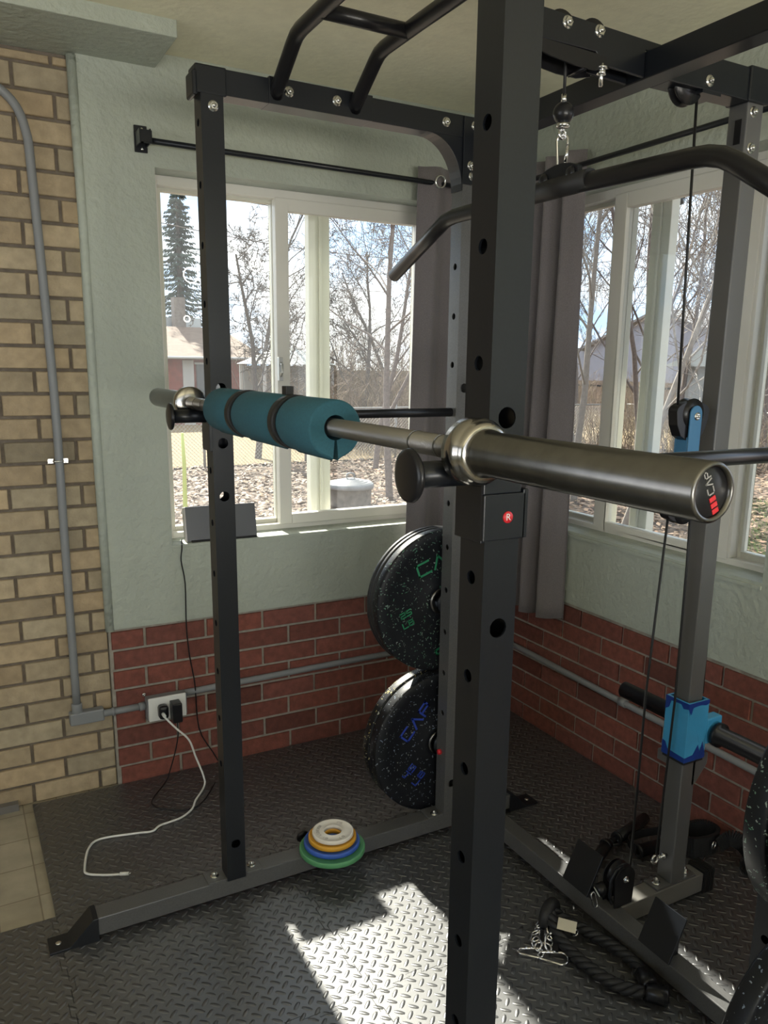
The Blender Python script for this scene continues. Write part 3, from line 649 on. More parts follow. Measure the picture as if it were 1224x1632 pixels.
for y in (1.26, 1.495):
    b = MB(); pts = []
    for (dy, dr) in ((-.013, 0), (.013, 0)): pts.append([V((BX+math.cos(a)*(ro+.0012), y+dy, pz+math.sin(a)*(ro+.0012))) for a in [2*PI*k/36 for k in range(36)]])
    inn = [[V((BX+math.cos(a)*(ro-.0035), y+dy, pz+math.sin(a)*(ro-.0035))) for a in [2*PI*k/36 for k in range(36)]] for dy in (-.013, .013)]
    n36 = range(36); b.add(pts[0]+pts[1], [(k, (k+1) % 36, 36+(k+1) % 36, 36+k) for k in n36], True); b.add(pts[0]+inn[0], [(k, 36+k, 36+(k+1) % 36, (k+1) % 36) for k in n36]); b.add(pts[1]+inn[1], [(k, (k+1) % 36, 36+(k+1) % 36, 36+k) for k in n36])
    st = b.build('strap', GSTRP, pad)
b = MB(); b.box(BX-.006, BX+.008, 1.285, 1.305, pz+ro-.001, pz+ro+.014); b.build('strap_tab', GSTRP, pad, bevel=.001)

# ------------------------------------------------------------------ bumper plates
def plate(x, z, ya, th, r, m, label, text=None, ink=None, side=-1, rot=0, grp='bumper plates on the pegs', hole=.025):
    """ya: face nearest the viewer; the plate extends to ya+th"""
    h = root('bumper_plate', (x, ya+th/2, z), label, 'weight plate', grp)
    b = MB(); c = V((x, ya, z)); d = (0, 1, 0)
    b.lathe(c, d, [(.0015, hole), (.0015, .055), (.004, .060), (.004, r*.78), (0, r*.82), (0, r-.006), (.003, r-.001), (.006, r), (th-.006, r), (th-.003, r-.001), (th, r-.006), (th, r*.82), (th-.004, r*.78), (th-.004, .06), (th-.0015, .055), (th-.0015, hole)], 72, closed=True)
    b.build('disc', m, h)
    b = MB(); b.lathe(c, d, [(-.001, hole-.001), (-.001, .038), (.002, .040), (th-.001, .040), (th+.0005, .038), (th+.0005, hole-.001)], 40, closed=True); b.build('hub_ring', STEEL, h)
    if text:
        nn = V((0, -1, 0))
        for (tx, a, off, w_, hh, t_) in text:
            b = MB(); u = V((math.cos(a), 0, math.sin(a))); v = V((-math.sin(a), 0, math.cos(a)))   # local writing axes
            wd = len(tx)*(w_)+(len(tx)-1)*w_*.35
            o = V((x+off[0], ya+.004, z+off[1]))-u*wd/2-v*hh/2
            strokes(b, tx, o, u, v, w_, hh, w_*.35, t_, nn, .0012)
            b.build('raised_lettering', ink, h)
    return h
PX = CX_+.025
R = math.radians
tg = [('CAP', R(20), (-.011, .124), .041, .036, .006), ('25', R(22), (-.121, -.025), .0155, .016, .0032), ('LB', R(22), (-.112, -.056), .0155, .016, .0032), ('CAP', R(205), (.052, -.125), .040, .034, .006)]
plate(PX, .719, 1.932, .034, .2165, FLECKG, 'green-flecked black bumper plate, front one of the upper stack, marked 25 LB', tg, GRNP)
plate(PX, .719, 1.968, .018, .2165, mat('matte_black_rubber', (.018, .018, .02), .45), 'thin plain black bumper plate in the middle of the upper stack')
plate(PX, .719, 1.988, .018, .2165, bpy.data.materials['matte_black_rubber'], 'thin plain black bumper plate nearest the wall in the upper stack')
tb = [('CAP', R(50), (-.085, .085), .034, .034, .006), ('45', R(45), (-.105, -.075), .020, .020, .004), ('LB', R(45), (-.072, -.105), .020, .018, .004)]
plate(PX, .268, 1.922, .042, .2245, FLECKB, 'blue-flecked black bumper plate, front one of the lower stack', tb, BLUP)
plate(PX, .268, 1.968, .038, .2245, FLECKY, 'yellow-flecked black bumper plate, rear one of the lower stack')
plate(PX, .719, .678, .040, .2165, FLECKG, 'green-flecked black bumper plate cut by the right picture edge', grp='bumper plates at the right edge')
plate(PX, .719, .632, .040, .2165, FLECKG, 'green-flecked black bumper plate in front of its twin at the right picture edge', grp='bumper plates at the right edge')
plate(PX, .268, .676, .042, .2245, FLECKB, 'dark flecked bumper plate in the bottom right picture corner', grp='bumper plates at the right edge')

# ------------------------------------------------------------------ small coloured discs stacked on the rail
z = .0605
for i, (r, th, c, lab) in enumerate(((.0925, .015, (.10, .32, .14), 'green change plate, bottom and widest of the small stack'), (.079, .014, (.05, .13, .52), 'blue change plate between the green and yellow ones'),
                                     (.068, .0135, (.70, .36, .03), 'yellow change plate under the white one'), (.0585, .012, (.80, .76, .68), 'white change plate on top of the small stack'))):
    cx, cy = (.846, 1.852) if i == 0 else (.846+.002*i, 1.858+.001*i)
    m = mat('disc_paint_%d' % i, c, .4)
    h = root('change_plate', (cx, cy, z), lab, 'weight plate', 'small coloured change plates')
    b = MB(); b.lathe((cx, cy, z), (0, 0, 1), [(0, .0255), (0, r-.002), (.002, r), (th-.002, r), (th, r-.002), (th, r-.005), (th-.001, r-.006), (th-.001, .028), (th, .027), (th, .0255)], 56, closed=True); b.build('disc', m, h)
    if i == 3:
        for tx, a0, w_ in (('LIOHENOR', R(155), .0046), ('25', R(38), .006), ('12', R(215), .006), ('LB', R(282), .006)):
            n_ = len(tx); b = MB()
            for k, ch in enumerate(tx):
                a = a0-(k-(n_-1)/2)*(w_*1.5)/.043 if a0 < PI else a0+(k-(n_-1)/2)*(w_*1.5)/.043
                rd = V((math.cos(a), math.sin(a), 0)); tn = V((rd.y, -rd.x, 0))
                if a0 > PI: rd2, tn = -rd, -tn
                else: rd2 = rd
                strokes(b, ch, V((cx, cy, z+th-.0009))+rd*.043-tn*w_/2-rd2*.0035, tn, rd2, w_, .007, 0, .0011, (0, 0, 1), .0004)
            b.build('lettering', bpy.data.materials.get('grey_lettering') or mat('grey_lettering', (.42, .38, .34), .6), h)
    z += th

# ------------------------------------------------------------------ carriage, pulley block, cables, lat bar
car = root('weight_carriage', (1.597, 1.308, .41), 'bright blue weight carriage sleeve with dark blue ends on the cable tower', 'weight carriage')
b = MB(); x0, x1, y0, y1 = 1.560, 1.634, 1.271, 1.345
for (p0, p1, q0, q1) in ((x0, x0+.006, y0, y1), (x1-.006, x1, y0, y1), (x0+.006, x1-.006, y0, y0+.006), (x0+.006, x1-.006, y1-.006, y1)): b.box(p0, p1, q0, q1, .425, .585)
b.build('sleeve', BLUE, car, bevel=.001)
W_ = .074
for (o_, u_, n_) in (((x0, y0, 0), (1, 0, 0), (0, -1, 0)), ((x0, y1, 0), (0, -1, 0), (-1, 0, 0))):
    fr = n_[1] < 0
    lowp = [(0, 0), (W_, 0), (W_, .012), (.062, .046), (.054, .020), (.046, .040), (.030, .016), (.0, .013)] if fr else [(0, 0), (W_, 0), (W_, .013), (.04, .015), (.018, .018), (.010, .034), (0, .036)]
    topp = [(0, 0), (0, -.016), (.010, -.030), (.016, -.012), (.045, -.010), (.062, -.014), (W_, -.010), (W_, 0)] if fr else [(0, 0), (0, -.038), (.012, -.030), (.018, -.010), (.050, -.008), (.058, -.018), (W_, -.014), (W_, 0)]
    b = MB(); b.prism(lowp, V(o_)+V((0, 0, .425)), u_, (0, 0, 1), V(n_)*.0008); b.build('lower_paint_band', DBLUE, car)
    b = MB(); b.prism(topp, V(o_)+V((0, 0, .585)), u_, (0, 0, 1), V(n_)*.0008); b.build('upper_paint_band', DBLUE, car)
b = MB(); b.box(x0+.002, x1-.002, y0+.002, y1-.002, .417, .425); b.build('rubber_bumper', RUB, car)
b = MB(); b.box(x1, 1.690, 1.270, 1.300, .46, .53); b.box(x1, 1.690, 1.316, 1.346, .46, .53); b.cyl((1.665, 1.20, .485), (1.665, 1.40, .485), .017); b.build('horn_bracket', BLUE, car, bevel=.004)
for s_, ya, yb in ((-1, 1.262, .93), (1, 1.352, 1.590)):
    b = MB(); b.lathe((1.665, ya, .486), (0, s_, 0), [(0, .0), (0, .032), (.012, .032), (.012, .0235), (abs(yb-ya), .0235), (abs(yb-ya), 0)], 28); b.build('weight_horn', SATIN, car)
bolt((1.634, 1.30, .565), (1, 0, 0), car, .007, .007, .009)
blk = root('pulley_block', (1.5, 1.305, 1.17), 'black double pulley with a steel-blue link hanging on the tower cables', 'pulley')
def housing(cz, s_):
    q = []; 
    for k in range(13): a = PI*k/12; q.append((.052*math.cos(a)*1.02, s_*(.012+.022*math.sin(a))))
    q += [(-.048, -s_*.02), (-.035, -s_*.045), (-.015, -s_*.055), (.015, -s_*.055), (.035, -s_*.045), (.048, -s_*.02)]
    return q
for cz, s_ in ((1.298, 1), (1.085, -1)):
    b = MB(); q = housing(cz, s_)
    b.prism(q, (1.500, 1.291, cz), (1, 0, 0), (0, 0, 1), (0, .027, 0)); hb = b.build('pulley_housing', SATIN, blk, bevel=.0012)
    pulley((1.500, 1.3045, cz+.006*s_), .034, (0, 1, 0), .0275, blk)
    bolt((1.505, 1.284, cz), (0, -1, 0), blk, .0065, .004, .009)
b = MB(); q = [(.019*math.cos(a), .112+.019*math.sin(a)) for a in [PI*k/10 for k in range(11)]]+[(-.019, -.112)]+[(.019*math.cos(a), -.112+.019*math.sin(a)) for a in [PI+PI*k/10 for k in range(11)]][1:]
for yy in (1.284, 1.321): b.prism(q, (1.503, yy, 1.1915), (1, 0, 0), (0, 0, 1), (0, .004, 0))
b.box(1.484, 1.490, 1.288, 1.321, 1.13, 1.25); b.build('link_plate', SBLUE, blk, bevel=.001)
def cable(pts, r, name, label, m=RUB, cat='cable', grp=None, n=8, sm=4, parent=None):
    b = MB(); b.tube(smooth_path(pts, sm) if sm else pts, r, n)
    if parent: return b.build(name, m, parent)
    o = b.build(name, m, loc=pts[0]); return tag(o, label, cat, grp)
cable([(1.439, 1.306, 1.975), (1.452, 1.306, 1.63), (1.463, 1.3045, 1.30)], .0030, 'steel_cable', 'black cable from the top tower pulley down to the hanging pulley block', sm=0)
cable([(1.464, 1.3045, 1.095), (1.441, 1.305, .634), (1.438, 1.305, .150)], .0030, 'steel_cable', 'black cable from the hanging pulley block down to the floor pulley', sm=0)
cable([(1.536, 1.3045, 1.095), (1.5400, 1.303, .94), (1.545, 1.304, .59), (1.532, 1.306, .152)], .0030, 'steel_cable', 'black cable running down the left side of the tower to its chrome anchor', sm=0)
cable([(1.630, 1.300, 1.965), (1.634, 1.300, .92), (1.640, 1.300, .590)], .0030, 'steel_cable', 'black cable down the right side of the tower to the blue carriage', sm=0)
cable([(1.099, 1.325, 2.01), (1.100, 1.325, 1.916)], .0030, 'steel_cable', 'short black cable from the lat arm down to the rubber ball', sm=0)
bl = root('cable_ball_stop', (1.101, 1.325, 1.883), 'black rubber ball stop on the hanging cable above the carabiner', 'cable stop')
b = MB(); b.lathe((1.101, 1.325, 1.863), (0, 0, 1), [(.0205-.0205*math.cos(PI*k/14), .0205*math.sin(PI*k/14)) for k in range(15)], 28); b.build('rubber_ball', SATIN, bl)
b = MB(); b.cyl((1.1, 1.325, 1.902), (1.1, 1.325, 1.917), .0052, 12); b.lathe((1.101, 1.325, 1.858), (0, 0, 1), [(0, 0), (0, .012), (.006, .014), (.008, 0)], 20); b.build('crimp_sleeve', ZINC, bl)
b = MB(); b.tube(arc((1.101, 1.325, 1.846), (1, 0, 0), (0, 0, 1), .008, 0, 2*PI, 18)[:-1], .0028, 8, closed=True); b.build('eye', CHR, bl)
def carabiner(name, c, u, v, L_, W_, r, label, grp=None):
    """pear-shaped snap hook: u long axis, v cross axis"""
    c, u, v = V(c), V(u).normalized(), V(v).normalized(); p = []
    r1, r2_ = W_/2, W_*.30
    p += [c+u*(L_/2-r1)+(u*math.cos(a)+v*math.sin(a))*r1 for a in [-PI/2+PI*k/10 for k in range(11)]]
    p += [c-u*(L_/2-r2_)+(-u*math.cos(a)-v*math.sin(a)*-1)*r2_ for a in [-PI/2+PI*k/8 for k in range(9)][::-1]]
    h = root(name, c, label, 'carabiner', grp)
    b = MB(); b.tube(p, r, 8, closed=True); b.build('hook_body', CHR, h)
    a_, b_ = c+u*(L_/2-r1)+v*r1, c-u*(L_/2-r2_)+v*r2_
    b = MB(); b.cyl(a_.lerp(b_, .15)+v*.0008, a_.lerp(b_, .85)+v*.0008, r*1.25, 10); b.build('gate', CHR, h); return h
carabiner('carabiner', (1.102, 1.325, 1.813), (0, 0, 1), (.6, -.8, 0), .064, .022, .0026, 'chrome carabiner hanging below the rubber ball, holding the lat bar')
lb = root('lat_bar', (1.10, 1.325, 1.755), 'black lat pulldown bar with angled ends hanging from the carabiner', 'lat pulldown bar')
LZ = 1.750
b = MB(); b.tube([(1.10, 1.995, 1.640), (1.10, 1.765, 1.735), (1.10, 1.74, 1.745), (1.10, 1.70, 1.750), (1.10, 1.38, LZ), (1.10, 1.0, 1.738), (1.10, .965, 1.735), (1.10, .935, 1.727), (1.10, .905, 1.711), (1.10, .66, 1.555)], .0168, 20); b.build('bar', SATIN, lb)
b = MB(); b.tube([(1.10, 1.42, LZ), (1.10, 1.235, LZ-.001)], .0195, 20); b.build('center_grip', RUB, lb)
b = MB(); b.prism([(-.062, 0), (-.058, .022), (-.035, .030), (-.012, .034), (.012, .034), (.035, .030), (.058, .022), (.062, 0)], (1.094, 1.325, LZ+.008), (0, 1, 0), (0, 0, 1), (.012, 0, 0)); hb = b.build('hanger_plate', BLK, lb, bevel=.002)
for y in (1.365, 1.285): b = MB(); b.lathe((1.094, y, LZ+.018), (-1, 0, 0), [(0, 0), (0, .013), (.004, .012), (.007, .006), (.007, 0)], 20); b.build('hanger_bolt', SATIN, lb)

# ------------------------------------------------------------------ curtains and rods
def curtain(name, label, path, zt, zb, flare=0, amp=.022, n=4, seed=0, ph=0, loc=None):
    """path: (x0,y0)->(x1,y1) run of the cloth; folds go out along its normal"""
    a, c = V((*path[0], 0)), V((*path[1], 0)); d = c-a; L_ = d.length; d.normalize(); nn = V((-d.y, d.x, 0)); rnd = random.Random(seed)
    h = root(name, (a.x, a.y, zb), label, 'curtain'); NU, NV = 110, 26; vs = []
    k1, k2 = rnd.uniform(0, 6), rnd.uniform(0, 6)
    for j in range(NV+1):
        t_ = j/NV; z = zt+(zb-zt)*t_; am = amp*(.7+.5*t_)
        for i in range(NU+1):
            s_ = i/NU; q = s_+.02*math.sin(3*t_+k1)*math.sin(PI*s_); w_ = math.sin(2*PI*n*q+ph+.25*math.sin(4*t_+k2))
            p = a+d*(L_*(s_-flare*t_*(1-s_)))+nn*am*(w_+.25*math.sin(4*PI*n*q+k1+2*t_)); vs.append((p.x, p.y, z+.003*math.sin(9*s_) if j == NV else z))
    b = MB(); b.add(vs, [(j*(NU+1)+i, j*(NU+1)+i+1, (j+1)*(NU+1)+i+1, (j+1)*(NU+1)+i) for j in range(NV) for i in range(NU)], True)
    o = b.build('cloth', CURT, h, fix=False); sm = o.modifiers.new('thick', 'SOLIDIFY'); sm.thickness = .002; return h
c1 = curtain('curtain', 'charcoal grommet curtain at the right side of the back window', ((1.505, 2.555), (1.86, 2.555)), 2.075, .42, flare=.07, amp=.020, n=2.4, seed=2, ph=2.0)
c2 = curtain('curtain', 'charcoal curtain hanging at the left side of the right-hand window', ((1.895, 2.500), (1.905, 2.185)), 2.105, .485, flare=0, amp=.030, n=3.2, seed=5, ph=.6)
def grommet(c, d, r, parent):
    b = MB(); c, d = V(c), V(d).normalized(); u, v = b.frame(d); b.tube([c+(u*math.cos(2*PI*k/24)+v*math.sin(2*PI*k/24))*r for k in range(24)], .004, 8, closed=True); return b.build('grommet', CHR, parent)
grommet((1.575, 2.530, 2.025), (0, 1, .1), .019, c1)
rodh = root('curtain_rod', (.585, 2.6, 2.04), 'thin black curtain rod with a wall bracket over the back window', 'curtain rod')
b = MB(); b.tube([(.575, 2.548, 2.030), (1.5, 2.548, 2.024), (1.92, 2.548, 2.020)], .0085, 14); b.build('rod', BLK, rodh)
b = MB(); b.box(.560, .598, 2.606, 2.612, 2.008, 2.082); b.box(.563, .567, 2.545, 2.61, 2.022, 2.062); b.box(.592, .596, 2.545, 2.61, 2.022, 2.062); b.box(.563, .596, 2.535, 2.539, 2.022, 2.055); br = b.build('wall_bracket', BLK, rodh, bevel=.002)
for zz in (2.018, 2.072): b = MB(); b.lathe((.582, 2.606, zz), (0, -1, 0), [(0, 0), (0, .005), (.002, .004), (.0025, 0)], 12); b.build('screw', ZINC, br)
rod2 = root('curtain_rod', (1.895, 2.4, 2.05), 'thin black curtain rod over the right-hand window', 'curtain rod')
b = MB(); b.tube([(1.895, 2.52, 2.052), (1.895, .8, 2.052)], .0085, 14); b.build('rod', BLK, rod2)
b = MB(); b.box(1.948, 1.954, 1.0, 1.03, 2.02, 2.09); b.box(1.885, 1.95, 1.01, 1.02, 2.035, 2.06); b.build('wall_bracket', BLK, rod2)

# ------------------------------------------------------------------ conduit and outlet
cond = root('wall_conduit', (.29, 2.6, .27), 'painted grey vertical conduit bending over at the top on the yellow brick', 'conduit')
b = MB(); b.tube(smooth_path([(-.6, 2.622, 2.150), (.05, 2.622, 2.150), (.16, 2.622, 2.147), (.235, 2.622, 2.105), (.268, 2.622, 2.03), (.276, 2.622, 1.9), (.290, 2.622, 1.3), (.288, 2.622, .8), (.287, 2.622, .30)], 5), .0125, 16); b.build('pipe', GREY, cond)
b = MB(); b.box(.262, .368, 2.606, 2.640, .243, .285); b.cyl((.287, 2.622, .28), (.287, 2.622, .315), .0165); b.build('elbow_box', GREY, cond, bevel=.004)
b = MB(); b.tube([(.287+.0145*math.cos(a), 2.622-.0145*math.sin(a), 1.105) for a in [PI*k/8 for k in range(9)]], .003, 6); b.box(.258, .274, 2.624, 2.628, 1.098, 1.112); b.box(.30, .316, 2.624, 2.628, 1.098, 1.112); b.build('pipe_strap', ZINC, cond)
cond2 = root('wall_conduit', (.4, 2.6, .27), 'grey horizontal conduit along the red brick of the back wall, passing the outlet', 'conduit')
b = MB(); b.tube([(.366, 2.610, .268), (.505, 2.606, .270)], .0115, 16); b.build('pipe', GREY, cond2)
b = MB(); b.tube([(.63, 2.606, .290), (.80, 2.606, .293), (1.2, 2.606, .298), (1.935, 2.606, .300)], .0115, 16); b.build('pipe', GREY, cond2)
for q in ([(.392, 2.609, .268), (.400, 2.609, .268)], [(.480, 2.607, .268), (.50, 2.607, .27)]): b = MB(); b.tube(q, .0145, 14); b.build('coupling', GREY, cond2)
cond3 = root('wall_conduit', (1.945, 2.0, .28), 'grey horizontal conduit along the red brick under the right-hand window', 'conduit')
b = MB(); b.tube([(1.946, 2.59, .296), (1.946, 2.4, .293), (1.946, 1.86, .282), (1.946, .3, .262)], .0115, 16); b.build('pipe', GREY, cond3)
b = MB(); b.tube([(1.946, 1.875, .2825), (1.946, 1.845, .2820)], .0150, 16); b.build('coupling', GREY, cond3)
outl = root('electrical_outlet', (.567, 2.6, .262), 'white double-gang outlet plate on a grey box on the red brick', 'electrical outlet')
b = MB(); b.box(.500, .632, 2.572, 2.612, .226, .302); b.build('junction_box', GREY, outl, bevel=.003)
b = MB(); b.box(.503, .628, 2.567, 2.573, .224, .306); b.build('cover_plate', WHITE, outl, bevel=.002)
bolt((.497, 2.60, .312), (0, -1, 0), outl, .004, .003, .006)
chg = root('usb_charger', (.545, 2.55, .262), 'black wall charger with the white cable plugged into the outlet', 'charger')
b = MB(); b.box(.530, .562, 2.530, 2.567, .238, .286); b.build('charger_body', SATIN, chg, bevel=.010)
ad = root('power_adapter', (.588, 2.55, .26), 'square black power adapter in the right socket of the outlet', 'charger')
b = MB(); b.box(.572, .604, 2.522, 2.567, .222, .290); b.build('adapter_body', SATIN, ad, bevel=.003)
wc = root('usb_cable', (.54, 2.53, .26), 'white charging cable looping from the outlet across the black mat', 'cable')
b = MB(); b.tube(smooth_path([(.540, 2.527, .262), (.542, 2.505, .258), (.575, 2.50, .215), (.615, 2.50, .165), (.635, 2.50, .10), (.655, 2.485, .03), (.650, 2.46, .006), (.60, 2.385, .005), (.575, 2.338, .005), (.529, 2.303, .005), (.464, 2.291, .005), (.435, 2.270, .005), (.386, 2.282, .005), (.289, 2.300, .005), (.250, 2.265, .005), (.226, 2.172, .005), (.230, 2.140, .005), (.275, 2.111, .005), (.310, 2.096, .005)], 7), .0033, 10); b.build('cord', WHITE, wc)
b = MB(); b.cyl((.541, 2.530, .262), (.542, 2.512, .260), .0058); b.build('plug', WHITE, wc)
b = MB(); b.cyl((.308, 2.097, .006), (.330, 2.088, .006), .0052); b.build('connector', WHITE, wc)
b = MB(); b.cyl((.330, 2.088, .006), (.336, 2.0855, .006), .003); b.build('metal_tip', ZINC, wc)
cable([(.588, 2.535, .224), (.589, 2.54, .17), (.580, 2.55, .11), (.562, 2.56, .04), (.545, 2.555, .004), (.478, 2.46, .003), (.473, 2.418, .003), (.499, 2.383, .003), (.564, 2.345, .003), (.62, 2.37, .003), (.69, 2.47, .003)], .0022, 'power_cord', 'thin black cord dropping from the outlet and curling on the mat', SATIN, 'cord', parent=ad)
dev = root('smart_display', (.80, 2.65, .806), 'grey-fronted tabletop display leaning back on the windowsill', 'tablet display')
u = V((1, -.03, 0)).normalized(); v = V((0, .16, .985)).normalized(); n_ = u.cross(v)
b = MB(); b.obox(V((.796, 2.652, .868)), u, v, n_, .123, .060, .006); b.build('screen', mat('grey_screen', (.10, .105, .12), .25), dev, bevel=.003)
b = MB(); b.obox(V((.800, 2.640, .811)), u, (0, 1, 0), (0, 0, 1), .113, .020, .005); b.build('base', SATIN, dev, bevel=.002)
b = MB(); b.obox(V((.6715, 2.656, .868)), u, v, n_, .003, .058, .012); b.build('side_trim', mat('pale_trim', (.55, .52, .5), .4), dev, bevel=.001)

cable([(.655, 2.64, .822), (.645, 2.60, .80), (.640, 2.598, .76), (.650, 2.598, .68), (.648, 2.598, .526), (.655, 2.598, .42), (.668, 2.597, .318), (.676, 2.597, .153), (.72, 2.59, .055), (.75, 2.57, .004), (.80, 2.5, .003)], .0022, 'power_cord', 'thin black cord hanging down the wall from the windowsill display', SATIN, 'cord', parent=dev)

# ------------------------------------------------------------------ attachments on the floor
def link(b, c, u, v, L_, W_, r):
    c, u, v = V(c), V(u).normalized(), V(v).normalized(); h = L_/2-W_/2
    p = [c+u*h+(u*math.cos(a)+v*math.sin(a))*W_/2 for a in [-PI/2+PI*k/6 for k in range(7)]]+[c-u*h+(-u*math.cos(a)-v*math.sin(a))*W_/2 for a in [-PI/2+PI*k/6 for k in range(7)]]
    b.tube(p, r, 7, closed=True)
ch = root('steel_chain', (1.17, 1.33, 0), 'short chrome chain heaped on the mat beside the rope', 'chain')
rnd = random.Random(4); pts = [(1.275, 1.400), (1.250, 1.392), (1.226, 1.384), (1.203, 1.372), (1.182, 1.357), (1.163, 1.338), (1.155, 1.314), (1.172, 1.300), (1.192, 1.318), (1.208, 1.334), (1.226, 1.342), (1.243, 1.338)]
for i in range(len(pts)-1):
    a, c = V((*pts[i], .012+.01*(i > 7))), V((*pts[i+1], .012+.01*(i > 6))); d = (c-a).normalized(); s_ = V((-d.y, d.x, 0))
    v = (s_+V((0, 0, 1))*(.9 if i % 2 else .15)).normalized() if i % 2 else (s_*.9+V((0, 0, .35))).normalized()
    b = MB(); link(b, (a+c)/2, d, v, .040, .023, .0030); b.build('chain_link', CHR, ch)
carabiner('carabiner', (1.166, 1.272, .009), (.75, -.66, 0), (.66, .75, .12), .072, .036, .0030, 'chrome carabiner at the near end of the floor chain', 'floor carabiners')
carabiner('carabiner', (1.130, 1.312, .008), (.8, -.6, 0), (.6, .8, .05), .062, .030, .0029, 'chrome carabiner at the left tip of the floor chain', 'floor carabiners')
def rope(b, pts, r, pitch=.034, n=10):
    P_ = smooth_path(pts, 10); L_ = 0; rings = [[], [], []]
    up_ = V((0, 0, 1)); acc = [0]
    for a, c in zip(P_, P_[1:]): L_ += (c-a).length; acc.append(L_)
    for s_ in range(3):
        q = []
        for i, p in enumerate(P_):
            d = (P_[min(i+1, len(P_)-1)]-P_[max(i-1, 0)]).normalized(); x = d.cross(up_).normalized(); y = x.cross(d)
            a = acc[i]/pitch*2*PI/1.0*.5+s_*2*PI/3; q.append(p+(x*math.cos(a)+y*math.sin(a))*r*.52)
        b.tube(q, r*.56, n)
rp = root('rope_attachment', (1.27, 1.22, 0), 'black braided triceps rope with rubber ends lying by the rack rail', 'exercise rope')
b = MB(); rope(b, [(1.235, 1.372, .052), (1.262, 1.340, .030), (1.292, 1.29, .020), (1.312, 1.22, .019), (1.318, 1.16, .019), (1.305, 1.125, .019)], .0150); b.build('rope_strand', RUB, rp)
b = MB(); rope(b, [(1.225, 1.360, .052), (1.215, 1.315, .028), (1.210, 1.262, .018), (1.212, 1.20, .018), (1.228, 1.13, .018), (1.268, 1.075, .019)], .0150); b.build('rope_strand', RUB, rp)
b = MB(); b.tube(arc((1.236, 1.372, .035), (1, .5, 0), (0, 0, 1), .026, -.6, PI+.5, 14), .0165, 12); b.build('rope_loop', RUB, rp)
for (p, q) in (((1.305, 1.125, .024), (1.290, 1.082, .024)), ((1.268, 1.075, .024), (1.305, 1.035, .024))):
    b = MB(); p, q = V(p), V(q); d = (q-p).normalized(); b.lathe(p, d, [(0, .014), (.004, .020), (.030, .0215), (.046, .0225), (.050, .019), (.050, 0)], 6); b.build('end_stop', SATIN, rp)
br = root('swivel_bracket', (1.22, 1.30, .02), 'small bright steel swivel bracket lying on the rope', 'bracket')
b = MB(); u = V((.62, -.78, 0)); v = V((.6, .5, .55)).normalized(); b.obox((1.232, 1.302, .052), u, v, u.cross(v), .023, .014, .0012); b.build('bracket_plate', CHR, br)
b = MB(); b.tube(smooth_path([(1.228, 1.308, .045), (1.205, 1.322, .030), (1.180, 1.322, .015)], 4), .0028, 8); b.tube(arc((1.244, 1.283, .040), (1, 0, 0), (0, 0, 1), .008, 0, 2*PI, 14)[:-1], .0024, 7, closed=True); b.build('bracket_hook', CHR, br)
st = root('low_cable_stopper', (1.345, 1.335, .07), 'black rubber stopper with a white collar and small hook at the floor pulley', 'cable stop')
b = MB(); b.lathe((1.375, 1.318, .105), (-.75, .25, -.42), [(0, 0), (0, .012), (.006, .018), (.024, .019), (.030, .014), (.030, 0)], 22); b.build('rubber_stopper', SATIN, st)
b = MB(); b.lathe((1.352, 1.326, .092), (-.75, .25, -.42), [(0, .008), (0, .0135), (.004, .0135), (.004, .008)], 22); b.build('white_collar', WHITE, st)
b = MB(); link(b, (1.338, 1.322, .074), (.1, -.3, -1), (1, 0, .1), .040, .013, .0022); b.build('snap_hook', CHR, st)
vb = root('v_pull_handle', (1.6, 1.55, 0), 'black tubular pull handle lying on the mat left of the tower foot', 'cable handle')
b = MB(); b.tube([(1.455, 1.487, .018), (1.560, 1.527, .022), (1.600, 1.545, .028)], .0175, 16); b.tube([(1.640, 1.553, .026), (1.72, 1.575, .022), (1.815, 1.605, .018)], .0175, 16); b.build('grip', SATIN, vb)
b = MB(); b.tube([(1.590, 1.543, .028), (1.650, 1.555, .027)], .010, 12); b.lathe((1.585, 1.541, .028), (.96, .25, 0), [(0, 0), (0, .019), (.005, .019), (.005, 0)], 18); b.lathe((1.645, 1.555, .027), (.96, .2, 0), [(0, 0), (0, .019), (.005, .019), (.005, 0)], 18)
b.tube(arc((1.622, 1.540, .028), (1, 0, 0), (0, -1, 0), .014, 0, PI*2, 14)[:-1], .004, 8, closed=True); b.build('centre_swivel', BLK, vb)
sh = root('stirrup_handle', (1.72, 1.46, 0), 'black single-grip cable handle with nylon strap behind the tower foot', 'cable handle')
b = MB(); b.lathe((1.655, 1.478, .024), (.97, -.12, .02), [(0, .009), (0, .021), (.006, .021), (.006, .0185), (.125, .0185), (.125, .021), (.131, .021), (.131, .009)], 22); b.build('grip', SATIN, sh)
def ribbon(b, pts, w_, up_=(0, 0, 1), th=.0025):
    P_ = smooth_path(pts, 7); up_ = V(up_).normalized()
    for i in range(len(P_)-1):
        p, q = P_[i], P_[i+1]; d = (q-p).normalized(); x = up_-d*up_.dot(d)
        x.normalize(); n_ = d.cross(x)*th/2; x = x*w_/2
        b.add([p-x-n_, p+x-n_, p+x+n_, p-x+n_, q-x-n_, q+x-n_, q+x+n_, q-x+n_], [(0, 4, 5, 1), (1, 5, 6, 2), (2, 6, 7, 3), (3, 7, 4, 0), (0, 1, 2, 3), (4, 7, 6, 5)])
b = MB(); ribbon(b, [(1.650, 1.480, .026), (1.67, 1.53, .03), (1.76, 1.52, .035), (1.83, 1.47, .040), (1.80, 1.455, .03), (1.792, 1.463, .026)], .026); b.build('strap', GSTRP, sh)
an = root('ankle_strap', (1.84, 1.40, 0), 'bulky black nylon cuff strap heaped against the brick right of the tower', 'strap')
